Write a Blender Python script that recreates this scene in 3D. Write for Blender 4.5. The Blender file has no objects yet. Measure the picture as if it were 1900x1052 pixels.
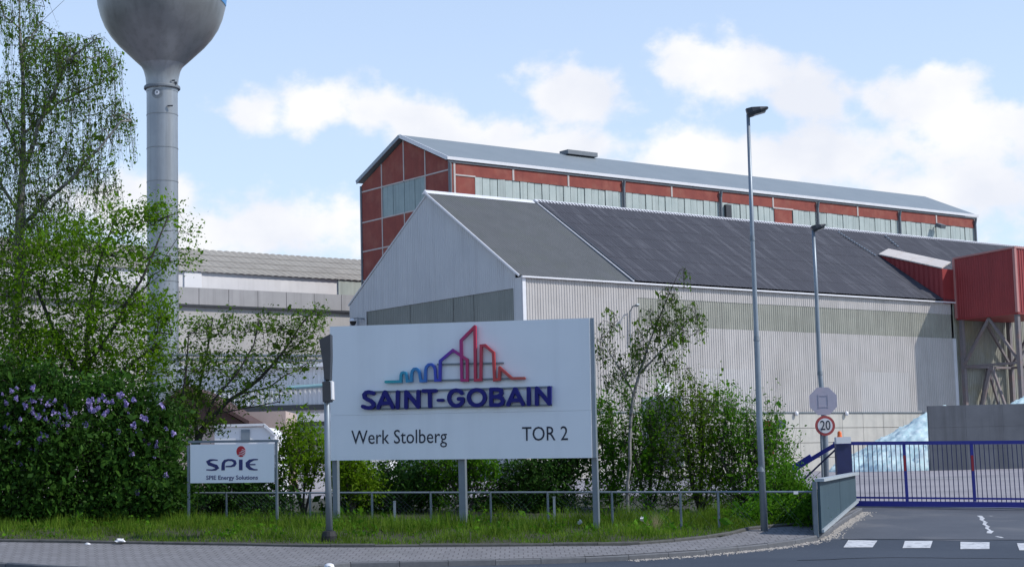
import bpy, math, random
import numpy as np

# ------------------------------------------------------------------ camera, sky, sun, exposure
scene = bpy.context.scene
COL = scene.collection
F, CX, CY = 3222.0, 950.0, 526.0            # focal length and centre in photograph pixels (1900 x 1052)
EYE = np.array([0.0, 0.0, 2.0])
_up = np.array([200.0 - CX, 30000.0, F]); _up /= np.linalg.norm(_up)
_f = np.array([0, 0, 1.0])
_Y = _f - _f.dot(_up) * _up; _Y /= np.linalg.norm(_Y)
_X = np.cross(_up, _Y)
if _X[0] < 0: _X = -_X
R = np.array([_X, _Y, _up])                 # rows: world axes in camera coordinates

cam_data = bpy.data.cameras.new('camera')
cam = bpy.data.objects.new('camera', cam_data); COL.objects.link(cam)
from mathutils import Matrix, Vector
m3 = Matrix([[R[i][0], R[i][1], -R[i][2]] for i in range(3)])
cam.matrix_world = Matrix.Translation(Vector(EYE)) @ m3.to_4x4()
cam_data.sensor_width = 36.0
cam_data.lens = F / 1900.0 * 36.0
cam_data.clip_start = 0.5; cam_data.clip_end = 20000
scene.camera = cam
scene.render.resolution_x, scene.render.resolution_y = 1024, 566

SUN_DIR = np.array([0.97, -0.22, 0.0]); SUN_DIR /= np.linalg.norm(SUN_DIR)
SUN_EL = math.radians(43)
SUN = np.array([SUN_DIR[0] * math.cos(SUN_EL), SUN_DIR[1] * math.cos(SUN_EL), math.sin(SUN_EL)])
sd = bpy.data.lights.new('sun', 'SUN'); sd.energy = 3.2; sd.angle = math.radians(0.6); sd.color = (1.0, 0.95, 0.88)
so = bpy.data.objects.new('sun', sd); COL.objects.link(so)
so.rotation_euler = Vector(SUN).to_track_quat('Z', 'Y').to_euler()

world = bpy.data.worlds.new('World'); scene.world = world; world.use_nodes = True
scene.view_settings.view_transform = 'Standard'
scene.view_settings.look = 'None'
scene.view_settings.gamma = 1.0
scene.view_settings.use_curve_mapping = False
scene.view_settings.exposure = 0.28
scene.cycles.max_bounces = 6
scene.cycles.transparent_max_bounces = 8

def ray(px, py):
    return R @ np.array([(px - CX) / F, -(py - CY) / F, 1.0])
def at(px, py, Y):
    d = ray(px, py); return EYE + d * (Y / d[1])
def ip(px, py, P, n):
    d = ray(px, py); return EYE + d * ((P - EYE).dot(n) / d.dot(n))

def build_sky():
    nt = world.node_tree; nt.nodes.clear()
    N, L = nt.nodes.new, nt.links.new
    out = N('ShaderNodeOutputWorld'); bg = N('ShaderNodeBackground'); bg.inputs['Strength'].default_value = 0.145
    L(bg.outputs[0], out.inputs[0])
    sky = N('ShaderNodeTexSky'); sky.sky_type = 'NISHITA'; sky.sun_disc = False
    sky.sun_elevation = SUN_EL; sky.sun_rotation = math.atan2(SUN_DIR[0], SUN_DIR[1])
    sky.air_density = 1.0; sky.dust_density = 0.6; sky.ozone_density = 3.0
    tc = N('ShaderNodeTexCoord')
    sep = N('ShaderNodeSeparateXYZ'); L(tc.outputs['Generated'], sep.inputs[0])
    def M(op, a, b=None, c=None, clamp=False):
        n = N('ShaderNodeMath'); n.operation = op; n.use_clamp = clamp
        for i, v in enumerate((a, b, c)):
            if v is None: continue
            if isinstance(v, (int, float)): n.inputs[i].default_value = v
            else: L(v, n.inputs[i])
        return n.outputs[0]
    az = M('ARCTAN2', sep.outputs[0], sep.outputs[1])
    el = M('ARCSINE', sep.outputs[2])
    comb = N('ShaderNodeCombineXYZ'); L(az, comb.inputs[0]); L(M('MULTIPLY', el, 1.25), comb.inputs[1])
    n1 = N('ShaderNodeTexNoise'); n1.inputs['Scale'].default_value = 22; n1.inputs['Detail'].default_value = 9; n1.inputs['Roughness'].default_value = 0.56
    L(comb.outputs[0], n1.inputs['Vector'])
    n2 = N('ShaderNodeTexNoise'); n2.inputs['Scale'].default_value = 5.0; n2.inputs['Detail'].default_value = 6; n2.inputs['Roughness'].default_value = 0.55
    L(comb.outputs[0], n2.inputs['Vector'])
    # cumulus heaps standing in the sky (azimuth, elevation, half sizes in radians)
    heaps = [(470, 205, 110, 40), (580, 205, 90, 50), (690, 205, 75, 62), (790, 235, 120, 58), (920, 250, 130, 55), (1085, 165, 120, 62),
             (1000, 280, 180, 50), (1270, 115, 70, 55), (1370, 140, 110, 75), (1480, 165, 90, 65), (1740, 175, 120, 55), (1830, 240, 150, 70),
             (1560, 290, 260, 70), (1300, 290, 250, 50), (480, 420, 260, 75), (250, 380, 160, 60), (1800, 360, 260, 80)]
    fld = None
    for (px, py, rx, ry) in heaps:
        d = ray(px, py); d = d / np.linalg.norm(d)
        a0, e0 = math.atan2(d[0], d[1]), math.asin(d[2])
        dx = M('DIVIDE', M('SUBTRACT', az, a0), rx / F)
        dy = M('DIVIDE', M('SUBTRACT', el, e0), ry / F)
        r = M('SQRT', M('ADD', M('MULTIPLY', dx, dx), M('MULTIPLY', dy, dy)))
        v = M('SUBTRACT', 1.15, r)
        fld = v if fld is None else M('SMOOTH_MAX', fld, v, 0.25)
    fld = M('MAXIMUM', fld, -0.6)
    general = M('MULTIPLY', M('SUBTRACT', n2.outputs['Fac'], 0.60), 4.0)     # the same kind of cloud all round the sky
    low = M('MULTIPLY', M('SUBTRACT', 0.15, el), 3.2)                        # banks of cloud towards the horizon
    base = M('MAXIMUM', fld, M('ADD', general, M('MAXIMUM', low, -0.3)))
    det = M('MULTIPLY', M('SUBTRACT', n1.outputs['Fac'], 0.5), 3.2)
    dens = M('ADD', base, det)
    ramp = N('ShaderNodeMapRange'); ramp.interpolation_type = 'SMOOTHSTEP'
    L(dens, ramp.inputs['Value']); ramp.inputs['From Min'].default_value = -0.05; ramp.inputs['From Max'].default_value = 0.68
    ramp.inputs['To Max'].default_value = 0.95
    # cloud body: slightly greyer where thin or low in the heap
    n3 = N('ShaderNodeTexNoise'); n3.inputs['Scale'].default_value = 14; n3.inputs['Detail'].default_value = 5
    L(comb.outputs[0], n3.inputs['Vector'])
    cr = N('ShaderNodeMapRange'); L(n3.outputs['Fac'], cr.inputs['Value']); cr.inputs['From Min'].default_value = 0.35; cr.inputs['From Max'].default_value = 0.65
    mixc = N('ShaderNodeMix'); mixc.data_type = 'RGBA'
    L(cr.outputs[0], mixc.inputs['Factor'])
    mixc.inputs['A'].default_value = (4.85, 5.0, 5.45, 1); mixc.inputs['B'].default_value = (6.0, 5.95, 5.95, 1)
    # thin high veil that pales the blue
    veil = N('ShaderNodeMix'); veil.data_type = 'RGBA'
    vr_ = N('ShaderNodeMapRange'); L(el, vr_.inputs['Value']); vr_.inputs['From Min'].default_value = 0.05; vr_.inputs['From Max'].default_value = 0.75; vr_.inputs['To Min'].default_value = 0.72; vr_.inputs['To Max'].default_value = 0.0
    L(vr_.outputs[0], veil.inputs['Factor'])
    tint = N('ShaderNodeMix'); tint.data_type = 'RGBA'; tint.blend_type = 'MULTIPLY'; tint.inputs['Factor'].default_value = 1.0; L(sky.outputs[0], tint.inputs['A']); tint.inputs['B'].default_value = (0.86, 1.0, 1.12, 1)
    L(tint.outputs['Result'], veil.inputs['A']); veil.inputs['B'].default_value = (4.6, 5.25, 6.25, 1)
    mix = N('ShaderNodeMix'); mix.data_type = 'RGBA'
    L(ramp.outputs[0], mix.inputs['Factor']); L(veil.outputs['Result'], mix.inputs['A']); L(mixc.outputs['Result'], mix.inputs['B'])
    L(mix.outputs['Result'], bg.inputs['Color'])
build_sky()

# ------------------------------------------------------------------ helpers
rng = np.random.default_rng(7)
random.seed(7)
Z = np.array([0, 0, 1.0])
def nrm(v): v = np.asarray(v, float); return v / np.linalg.norm(v)

def thing(name, label, cat, loc=(0, 0, 0), group=None):
    o = bpy.data.objects.new(name, None); COL.objects.link(o)
    o.location = Vector([float(c) for c in loc]); o.empty_display_size = 0.3
    o['label'] = label; o['category'] = cat
    if group: o['group'] = group
    o['_loc'] = [float(c) for c in loc]
    return o
def wloc(o):
    return np.array(o['_loc']) if (o is not None and '_loc' in o) else np.zeros(3)
def tag(o, label=None, cat=None, group=None, kind=None):
    if label: o['label'] = label
    if cat: o['category'] = cat
    if group: o['group'] = group
    if kind: o['kind'] = kind
    return o
def link_mesh(name, me, mat, parent=None, loc=None):
    """vertices are given in world coordinates; the origin goes to loc (default: parent origin)"""
    o = bpy.data.objects.new(name, me); COL.objects.link(o)
    if mat is not None and len(me.materials) == 0: me.materials.append(mat)
    base = wloc(parent)
    org = np.array(loc, float) if loc is not None else base
    n = len(me.vertices)
    co = np.empty(n * 3); me.vertices.foreach_get('co', co)
    co = co.reshape(-1, 3) - org; me.vertices.foreach_set('co', co.ravel()); me.update()
    if parent is not None:
        o.parent = parent; o.location = Vector(org - base)
    else:
        o.location = Vector(org)
    o['_loc'] = [float(c) for c in org]
    return o

class MB:
    def __init__(s): s.v = []; s.f = []
    def add(s, vs, fs):
        b = len(s.v); s.v += [tuple(float(c) for c in v) for v in vs]; s.f += [tuple(b + i for i in f) for f in fs]; return s
    def box(s, c, ax, ay, az, sx, sy, sz):
        c = np.asarray(c, float); ax, ay, az = (np.asarray(a, float) for a in (ax, ay, az))
        vs = [c + ax * sx * i / 2 + ay * sy * j / 2 + az * sz * k / 2 for k in (-1, 1) for j in (-1, 1) for i in (-1, 1)]
        return s.add(vs, [(0, 2, 3, 1), (4, 5, 7, 6), (0, 1, 5, 4), (2, 6, 7, 3), (0, 4, 6, 2), (1, 3, 7, 5)])
    def bar(s, a, b, w, h, up=Z):
        a, b = np.asarray(a, float), np.asarray(b, float); d = b - a; L = np.linalg.norm(d); d = d / L
        side = np.cross(d, up)
        if np.linalg.norm(side) < 1e-4: side = np.cross(d, np.array([1.0, 0, 0]))
        side = nrm(side); upv = np.cross(side, d)
        return s.box((a + b) / 2, d, side, upv, L, w, h)
    def tube(s, pts, rad, n=8, cap=True):
        pts = [np.asarray(p, float) for p in pts]
        if not hasattr(rad, '__len__'): rad = [rad] * len(pts)
        b = len(s.v); rings = []
        ref = None
        for i, p in enumerate(pts):
            d = nrm(pts[min(i + 1, len(pts) - 1)] - pts[max(i - 1, 0)])
            if ref is None:
                ref = np.cross(d, np.array([0.0, 1, 0])) if abs(d[1]) < 0.9 else np.cross(d, np.array([1.0, 0, 0]))
            a = nrm(ref - d * ref.dot(d)); ref = a; c = np.cross(d, a)
            rings.append([p + rad[i] * (a * math.cos(2 * math.pi * k / n) + c * math.sin(2 * math.pi * k / n)) for k in range(n)])
        vs = [v for r in rings for v in r]; fs = []
        for i in range(len(pts) - 1):
            for k in range(n):
                fs.append((i * n + k, i * n + (k + 1) % n, (i + 1) * n + (k + 1) % n, (i + 1) * n + k))
        if cap:
            fs.append(tuple(range(n - 1, -1, -1))); fs.append(tuple((len(pts) - 1) * n + k for k in range(n)))
        return s.add(vs, fs)
    def prism(s, poly, vec):
        n = len(poly); vec = np.asarray(vec, float)
        vs = [np.asarray(p, float) for p in poly] + [np.asarray(p, float) + vec for p in poly]
        fs = [tuple(range(n)), tuple(range(2 * n - 1, n - 1, -1))] + [(i, i + n, (i + 1) % n + n, (i + 1) % n) for i in range(n)]
        return s.add(vs, fs)
    def lathe(s, c, prof, n=32):
        vs = [np.asarray(c, float) + np.array([r * math.cos(2 * math.pi * k / n), r * math.sin(2 * math.pi * k / n), z]) for r, z in prof for k in range(n)]
        fs = [(i * n + k, i * n + (k + 1) % n, (i + 1) * n + (k + 1) % n, (i + 1) * n + k) for i in range(len(prof) - 1) for k in range(n)]
        return s.add(vs, fs)
    def mesh(s, name, smooth=False):
        me = bpy.data.meshes.new(name); me.from_pydata(s.v, [], s.f)
        if smooth: me.polygons.foreach_set('use_smooth', [True] * len(me.polygons))
        me.update(); return me
    def build(s, name, mat, parent=None, loc=None, smooth=False):
        return link_mesh(name, s.mesh(name, smooth), mat, parent, loc)

def mesh_arrays(name, verts, faces):
    """verts (N,3), faces (M,k) with one constant k"""
    verts = np.ascontiguousarray(verts, dtype=np.float32); faces = np.ascontiguousarray(faces, dtype=np.int32)
    me = bpy.data.meshes.new(name); M_, k = faces.shape
    me.vertices.add(len(verts)); me.vertices.foreach_set('co', verts.ravel())
    me.loops.add(M_ * k); me.loops.foreach_set('vertex_index', faces.ravel())
    me.polygons.add(M_)
    me.polygons.foreach_set('loop_start', np.arange(0, M_ * k, k, dtype=np.int32))
    me.polygons.foreach_set('loop_total', np.full(M_, k, dtype=np.int32))
    me.update(calc_edges=True); return me

# ------------------------------------------------------------------ materials
def pmat(name, c1, c2=None, scale=3.0, rough=0.7, bump=0.0, bscale=None, metal=0.0, stretch=(1, 1, 1), mid=0.5, spread=0.25,
         c3=None, scale3=0.5, amt3=0.5, streak=0.0, spec=0.5, axes=False):
    m = bpy.data.materials.new(name); m.use_nodes = True
    nt = m.node_tree; N, L = nt.nodes.new, nt.links.new
    b = nt.nodes['Principled BSDF']; b.inputs['Roughness'].default_value = rough; b.inputs['Metallic'].default_value = metal
    b.inputs['Specular IOR Level'].default_value = spec
    geo = N('ShaderNodeNewGeometry')
    mp = N('ShaderNodeMapping'); L(geo.outputs['Position'], mp.inputs['Vector']); mp.inputs['Scale'].default_value = stretch
    if axes:                                            # streaks running down a roof slope of the works buildings
        cb_ = N('ShaderNodeCombineXYZ')
        for i_, (vx, vy, k_) in enumerate(((0.7912, 0.6115, 1.6), (-0.6115, 0.7912, 0.22))):
            dn_ = N('ShaderNodeVectorMath'); dn_.operation = 'DOT_PRODUCT'; L(geo.outputs['Position'], dn_.inputs[0]); dn_.inputs[1].default_value = (vx * k_, vy * k_, 0)
            L(dn_.outputs['Value'], cb_.inputs[i_])
        L(cb_.outputs[0], mp.inputs['Vector'])
    def noise(sc, det=6, vec=None):
        n = N('ShaderNodeTexNoise'); n.inputs['Scale'].default_value = sc; n.inputs['Detail'].default_value = det; n.inputs['Roughness'].default_value = 0.6
        L(vec or mp.outputs[0], n.inputs['Vector']); return n.outputs['Fac']
    def mixn(fac, A, B):
        x = N('ShaderNodeMix'); x.data_type = 'RGBA'; L(fac, x.inputs['Factor'])
        for key, v in (('A', A), ('B', B)):
            if isinstance(v, tuple): x.inputs[key].default_value = (*v, 1)
            else: L(v, x.inputs[key])
        return x.outputs['Result']
    def rng_(fac, lo, hi, tmax=1.0):
        r = N('ShaderNodeMapRange'); L(fac, r.inputs['Value']); r.inputs['From Min'].default_value = lo; r.inputs['From Max'].default_value = hi; r.inputs['To Max'].default_value = tmax; return r.outputs[0]
    c2 = c2 or tuple(x * 0.8 for x in c1)
    col = mixn(rng_(noise(scale), mid - spread, mid + spread), c1, c2)
    if c3: col = mixn(rng_(noise(scale3, 8), 0.5, 0.72, amt3), col, c3)
    if streak > 0:                                      # rain streaks running down
        mp2 = N('ShaderNodeMapping'); L(geo.outputs['Position'], mp2.inputs['Vector']); mp2.inputs['Scale'].default_value = (1.6, 1.6, 0.06)
        col = mixn(rng_(noise(1.0, 6, mp2.outputs[0]), 0.48, 0.75, streak), col, tuple(x * 0.45 for x in c1))
    L(col, b.inputs['Base Color'])
    if bump > 0:
        bn = N('ShaderNodeBump'); bn.inputs['Strength'].default_value = bump; bn.inputs['Distance'].default_value = 0.02
        L(noise(bscale or scale * 8, 4), bn.inputs['Height']); L(bn.outputs[0], b.inputs['Normal'])
    return m

def leafmat(name, ca, cb, cc=None, trans=0.35, rough=0.55):
    m = bpy.data.materials.new(name); m.use_nodes = True
    nt = m.node_tree; N, L = nt.nodes.new, nt.links.new
    b = nt.nodes['Principled BSDF']; b.inputs['Roughness'].default_value = rough; b.inputs['Specular IOR Level'].default_value = 0.08
    geo = N('ShaderNodeNewGeometry')
    ramp = N('ShaderNodeValToRGB'); L(geo.outputs['Random Per Island'], ramp.inputs[0])
    e = ramp.color_ramp.elements; e[0].color = (*ca, 1); e[1].color = (*cb, 1)
    if cc: k = e.new(0.85); k.color = (*cc, 1); e[1].position = 0.8 if e[1].position == 0.85 else e[1].position
    nz = N('ShaderNodeTexNoise'); nz.inputs['Scale'].default_value = 0.9; nz.inputs['Detail'].default_value = 3; L(geo.outputs['Position'], nz.inputs['Vector'])
    mr = N('ShaderNodeMapRange'); L(nz.outputs['Fac'], mr.inputs['Value']); mr.inputs['From Min'].default_value = 0.35; mr.inputs['From Max'].default_value = 0.65
    mr.inputs['To Min'].default_value = 0.7; mr.inputs['To Max'].default_value = 1.25
    vm = N('ShaderNodeVectorMath'); vm.operation = 'SCALE'; L(ramp.outputs[0], vm.inputs[0]); L(mr.outputs[0], vm.inputs['Scale'])
    L(vm.outputs[0], b.inputs['Base Color'])
    t = N('ShaderNodeBsdfTranslucent'); L(vm.outputs[0], t.inputs['Color'])
    mx = N('ShaderNodeMixShader'); mx.inputs[0].default_value = trans
    L(b.outputs[0], mx.inputs[1]); L(t.outputs[0], mx.inputs[2]); L(mx.outputs[0], nt.nodes['Material Output'].inputs[0])
    return m

M = {}
M['asphalt'] = pmat('asphalt', (0.036, 0.047, 0.067), (0.027, 0.037, 0.055), 1.2, 0.85, 0.3, 60, c3=(0.050, 0.062, 0.082), scale3=0.3, amt3=0.9, stretch=(0.5, 1, 1))
M['yard'] = pmat('yard_concrete', (0.31, 0.29, 0.305), (0.24, 0.225, 0.24), 0.25, 0.9, 0.2, 20, c3=(0.11, 0.11, 0.115), scale3=0.12, amt3=0.6)
M['drive'] = pmat('drive_asphalt', (0.085, 0.093, 0.110), (0.060, 0.068, 0.085), 0.6, 0.85, 0.3, 60, c3=(0.13, 0.132, 0.14), scale3=0.5, amt3=0.9)
M['tar'] = pmat('tar', (0.012, 0.013, 0.016), (0.009, 0.010, 0.012), 4, 0.6)
M['grit'] = pmat('grit', (0.42, 0.39, 0.35), (0.28, 0.26, 0.24), 9, 0.9)
M['straw'] = pmat('straw', (0.42, 0.34, 0.18), (0.32, 0.26, 0.13), 9, 0.9)
M['soil'] = pmat('soil', (0.045, 0.038, 0.026), (0.03, 0.035, 0.016), 2.5, 0.95, 0.5, 30)
M['land'] = pmat('land', (0.10, 0.10, 0.08), (0.07, 0.085, 0.05), 0.02, 0.95)
M['kerb'] = pmat('kerb_granite', (0.13, 0.135, 0.145), (0.09, 0.092, 0.10), 9, 0.8, 0.3, 50)
M['edging'] = pmat('edging_concrete', (0.10, 0.10, 0.095), (0.055, 0.055, 0.05), 6, 0.9, 0.3, 50)
M['paint_white'] = pmat('road_paint', (0.60, 0.61, 0.62), (0.44, 0.45, 0.47), 7, 0.8, c3=(0.14, 0.15, 0.17), scale3=5, amt3=0.9)
M['yard_line'] = pmat('yard_line', (0.34, 0.33, 0.33), (0.24, 0.235, 0.24), 2, 0.8)
M['sheet_light'] = pmat('light_sheet', (0.48, 0.452, 0.43), (0.405, 0.383, 0.365), 0.5, 0.55, streak=0.4, c3=(0.33, 0.305, 0.28), scale3=0.22, amt3=0.5)
M['sheet_light2'] = pmat('replaced_sheet', (0.49, 0.47, 0.455), (0.43, 0.415, 0.40), 0.6, 0.5, streak=0.3)
M['sheet_gable'] = pmat('gable_sheet', (0.52, 0.54, 0.555), (0.46, 0.48, 0.50), 0.4, 0.55, streak=0.3)
M['sheet_trans'] = pmat('translucent_sheet', (0.33, 0.325, 0.275), (0.25, 0.25, 0.21), 0.5, 0.45, streak=0.6, c3=(0.20, 0.20, 0.165), scale3=0.2, amt3=0.6)
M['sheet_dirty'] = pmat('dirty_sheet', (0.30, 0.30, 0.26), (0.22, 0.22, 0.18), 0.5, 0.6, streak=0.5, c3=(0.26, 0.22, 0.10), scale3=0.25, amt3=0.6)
M['sheet_gable_trans'] = pmat('gable_translucent', (0.22, 0.24, 0.22), (0.16, 0.18, 0.17), 0.4, 0.4, streak=0.4)
M['flash_white'] = pmat('white_flashing', (0.72, 0.72, 0.74), (0.62, 0.62, 0.64), 1.0, 0.4)
M['roof_grey'] = pmat('grey_roof', (0.115, 0.120, 0.124), (0.092, 0.098, 0.100), 0.6, 0.8, c3=(0.10, 0.115, 0.09), scale3=0.25, amt3=0.6)
M['roof_dark'] = pmat('dark_roof', (0.046, 0.047, 0.060), (0.032, 0.034, 0.045), 0.5, 0.8, c3=(0.11, 0.112, 0.13), scale3=1.0, amt3=0.8, axes=True)
M['concrete'] = pmat('wall_concrete', (0.50, 0.48, 0.43), (0.40, 0.39, 0.36), 0.7, 0.9, 0.15, 12, streak=0.45)
M['bunker_shaded'] = pmat('bunker_concrete_shaded', (0.15, 0.158, 0.175), (0.10, 0.107, 0.12), 0.5, 0.9, 0.15, 12, streak=0.7)  # shade on the bay wall's front is put into this darker grey
M['brick_red'] = pmat('red_brick', (0.28, 0.072, 0.052), (0.21, 0.050, 0.042), 0.9, 0.9, c3=(0.34, 0.14, 0.10), scale3=0.4, amt3=0.6, streak=0.3)
M['frame_conc'] = pmat('concrete_frame', (0.52, 0.47, 0.45), (0.42, 0.38, 0.36), 1.0, 0.8)
M['profile_glass'] = pmat('profile_glass', (0.47, 0.52, 0.49), (0.36, 0.42, 0.40), 0.8, 0.35, streak=0.6)
M['gable_glass'] = pmat('gable_glass', (0.25, 0.33, 0.33), (0.17, 0.24, 0.25), 0.8, 0.35, streak=0.6)
M['roof_metal'] = pmat('roof_metal', (0.22, 0.25, 0.265), (0.19, 0.22, 0.235), 0.3, 0.5)
M['pipe'] = pmat('downpipe', (0.16, 0.18, 0.20), (0.12, 0.14, 0.16), 2, 0.6)
M['red_sheet'] = pmat('red_sheet', (0.29, 0.036, 0.036), (0.23, 0.028, 0.030), 0.6, 0.55, streak=0.35)
M['red_pale'] = pmat('red_trim', (0.42, 0.20, 0.18), (0.36, 0.16, 0.15), 1, 0.6)
M['cream_sheet'] = pmat('cream_sheet', (0.62, 0.57, 0.52), (0.5, 0.45, 0.41), 0.8, 0.6, streak=0.3)
M['steel_old'] = pmat('weathered_steel', (0.20, 0.17, 0.17), (0.14, 0.13, 0.14), 2.5, 0.7, c3=(0.24, 0.13, 0.10), scale3=1.0, amt3=0.5)
M['galv'] = pmat('galvanised_steel', (0.25, 0.29, 0.33), (0.20, 0.235, 0.27), 2.0, 0.45, metal=0.35)
M['galv_dark'] = pmat('dull_steel', (0.20, 0.23, 0.26), (0.15, 0.18, 0.20), 3.0, 0.55, metal=0.3)
M['lamp_dark'] = pmat('lamp_housing', (0.035, 0.04, 0.048), (0.028, 0.03, 0.036), 3, 0.5)
M['black'] = pmat('black_rubber', (0.015, 0.015, 0.017), (0.012, 0.012, 0.013), 3, 0.7)
M['board_white'] = pmat('sign_white', (0.78, 0.81, 0.83), (0.75, 0.78, 0.80), 0.8, 0.45, c3=(0.69, 0.73, 0.76), scale3=0.6, amt3=0.5, streak=0.14)
M['letter_blue'] = pmat('letter_blue', (0.012, 0.013, 0.17), (0.010, 0.011, 0.14), 2, 0.5, spec=0.25)
M['print_dark'] = pmat('print_dark', (0.012, 0.018, 0.035), (0.012, 0.018, 0.035), 2, 0.6)
M['print_navy'] = pmat('print_navy', (0.015, 0.02, 0.13), (0.015, 0.02, 0.12), 2, 0.5)
M['print_red'] = pmat('print_red', (0.45, 0.008, 0.02), (0.40, 0.006, 0.018), 2, 0.5)
M['print_white'] = pmat('print_white', (0.75, 0.75, 0.76), (0.72, 0.72, 0.74), 2, 0.5)
M['gate_blue'] = pmat('gate_blue', (0.024, 0.030, 0.30), (0.020, 0.025, 0.23), 4, 0.45)
M['gate_dark'] = pmat('gate_dark', (0.020, 0.026, 0.11), (0.016, 0.02, 0.08), 4, 0.5)
M['reflect_red'] = pmat('reflector_red', (0.42, 0.02, 0.03), (0.36, 0.015, 0.025), 4, 0.4)
M['orange'] = pmat('orange_lens', (0.75, 0.16, 0.02), (0.65, 0.12, 0.02), 4, 0.3)
M['panel_shaded'] = pmat('barrier_shaded', (0.050, 0.085, 0.105), (0.042, 0.072, 0.092), 1.0, 0.6, streak=0.3, spec=0.15)  # shade on the barrier face is put into this darker blue grey
M['panel_edge'] = pmat('barrier_edge', (0.42, 0.46, 0.48), (0.34, 0.38, 0.40), 3, 0.5, metal=0.2)
M['sign_faded'] = pmat('faded_sign', (0.42, 0.39, 0.46), (0.36, 0.35, 0.42), 3, 0.5, c3=(0.45, 0.36, 0.42), scale3=2, amt3=0.5)
M['sign_ring_red'] = pmat('sign_red', (0.42, 0.07, 0.06), (0.36, 0.05, 0.05), 5, 0.45)
M['tower_grey'] = pmat('tower_paint', (0.34, 0.36, 0.38), (0.25, 0.27, 0.29), 0.4, 0.42, streak=0.7, metal=0.6)
M['tower_bowl'] = pmat('tower_bowl', (0.26, 0.27, 0.28), (0.19, 0.20, 0.205), 0.3, 0.40, c3=(0.13, 0.135, 0.135), scale3=0.25, amt3=0.7, metal=0.55, streak=0.5)
M['tower_blue'] = pmat('tower_blue', (0.04, 0.22, 0.50), (0.035, 0.18, 0.42), 0.5, 0.45)
M['beige_roof'] = pmat('beige_roof', (0.34, 0.32, 0.28), (0.27, 0.25, 0.22), 0.5, 0.9, c3=(0.20, 0.18, 0.155), scale3=0.35, amt3=0.5)
M['beige_wall'] = pmat('beige_wall', (0.44, 0.42, 0.40), (0.38, 0.365, 0.35), 0.3, 0.9, streak=0.3)
M['parapet'] = pmat('parapet', (0.36, 0.35, 0.35), (0.29, 0.285, 0.285), 0.5, 0.8, streak=0.5)
M['white_wall'] = pmat('white_wall', (0.72, 0.71, 0.71), (0.62, 0.61, 0.62), 0.4, 0.7, streak=0.2)
M['brown_roof'] = pmat('brown_roof', (0.085, 0.045, 0.038), (0.06, 0.032, 0.028), 2, 0.85)
M['pink_wall'] = pmat('pale_render', (0.48, 0.38, 0.33), (0.42, 0.33, 0.29), 0.8, 0.9)
M['glass_dark'] = pmat('dark_glass', (0.03, 0.035, 0.04), (0.02, 0.025, 0.03), 1, 0.15)
M['teal_pipe'] = pmat('teal_pipe', (0.25, 0.42, 0.45), (0.2, 0.35, 0.38), 1, 0.5)
M['cullet'] = pmat('glass_cullet', (0.68, 0.79, 0.80), (0.46, 0.68, 0.69), 1.2, 0.6, 0.9, 4, c3=(0.80, 0.86, 0.87), scale3=3.0, amt3=0.9)
M['bark_birch'] = pmat('birch_bark', (0.24, 0.23, 0.21), (0.06, 0.056, 0.052), 3.0, 0.85, stretch=(1, 1, 2.5), mid=0.55, spread=0.08)
M['bark_dark'] = pmat('dark_bark', (0.055, 0.048, 0.042), (0.035, 0.03, 0.027), 6, 0.9)
M['twig'] = pmat('twig', (0.045, 0.036, 0.028), (0.03, 0.025, 0.02), 6, 0.9)
M['bark_grey'] = pmat('grey_bark', (0.10, 0.092, 0.08), (0.06, 0.056, 0.05), 6, 0.9)
M['paper'] = pmat('paper', (0.75, 0.75, 0.75), (0.65, 0.65, 0.66), 8, 0.8)
M['leaf_birch'] = leafmat('birch_leaf', (0.080, 0.165, 0.016), (0.160, 0.275, 0.028), trans=0.55)
M['leaf_bright'] = leafmat('bright_leaf', (0.072, 0.175, 0.007), (0.170, 0.310, 0.014), trans=0.55)
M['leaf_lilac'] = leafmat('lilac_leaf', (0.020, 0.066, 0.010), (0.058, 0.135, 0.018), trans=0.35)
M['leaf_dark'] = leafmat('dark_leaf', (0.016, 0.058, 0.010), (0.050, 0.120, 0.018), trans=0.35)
M['leaf_mid'] = leafmat('mid_leaf', (0.044, 0.145, 0.007), (0.110, 0.255, 0.014), trans=0.5)
M['leaf_olive'] = leafmat('olive_leaf', (0.062, 0.125, 0.012), (0.120, 0.210, 0.022), trans=0.45)
M['leaf_yellow'] = leafmat('yellow_green_leaf', (0.090, 0.190, 0.007), (0.175, 0.305, 0.013), trans=0.5)
M['grass'] = leafmat('grass_blade', (0.060, 0.150, 0.010), (0.170, 0.255, 0.030), trans=0.45)
M['petal'] = pmat('lilac_petal', (0.36, 0.30, 0.56), (0.25, 0.20, 0.46), 20, 0.7)

def pavement_mat():
    m = pmat('paving', (0.21, 0.205, 0.212), (0.175, 0.17, 0.178), 1.2, 0.9, 0.1, 40, c3=(0.17, 0.165, 0.16), scale3=0.8, amt3=0.5)
    nt = m.node_tree; N, L = nt.nodes.new, nt.links.new
    b = nt.nodes['Principled BSDF']; src = b.inputs['Base Color'].links[0].from_socket
    geo = N('ShaderNodeNewGeometry'); bt = N('ShaderNodeTexBrick'); L(geo.outputs['Position'], bt.inputs['Vector'])
    bt.inputs['Scale'].default_value = 1.0; bt.inputs['Brick Width'].default_value = 0.20; bt.inputs['Row Height'].default_value = 0.40; bt.inputs['Mortar Size'].default_value = 0.012
    bt.inputs['Color1'].default_value = (1, 1, 1, 1); bt.inputs['Color2'].default_value = (0.86, 0.86, 0.86, 1); bt.inputs['Mortar'].default_value = (0.45, 0.45, 0.43, 1)
    mx = N('ShaderNodeMix'); mx.data_type = 'RGBA'; mx.blend_type = 'MULTIPLY'; mx.inputs['Factor'].default_value = 1
    L(src, mx.inputs['A']); L(bt.outputs['Color'], mx.inputs['B']); L(mx.outputs['Result'], b.inputs['Base Color'])
    return m
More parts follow.
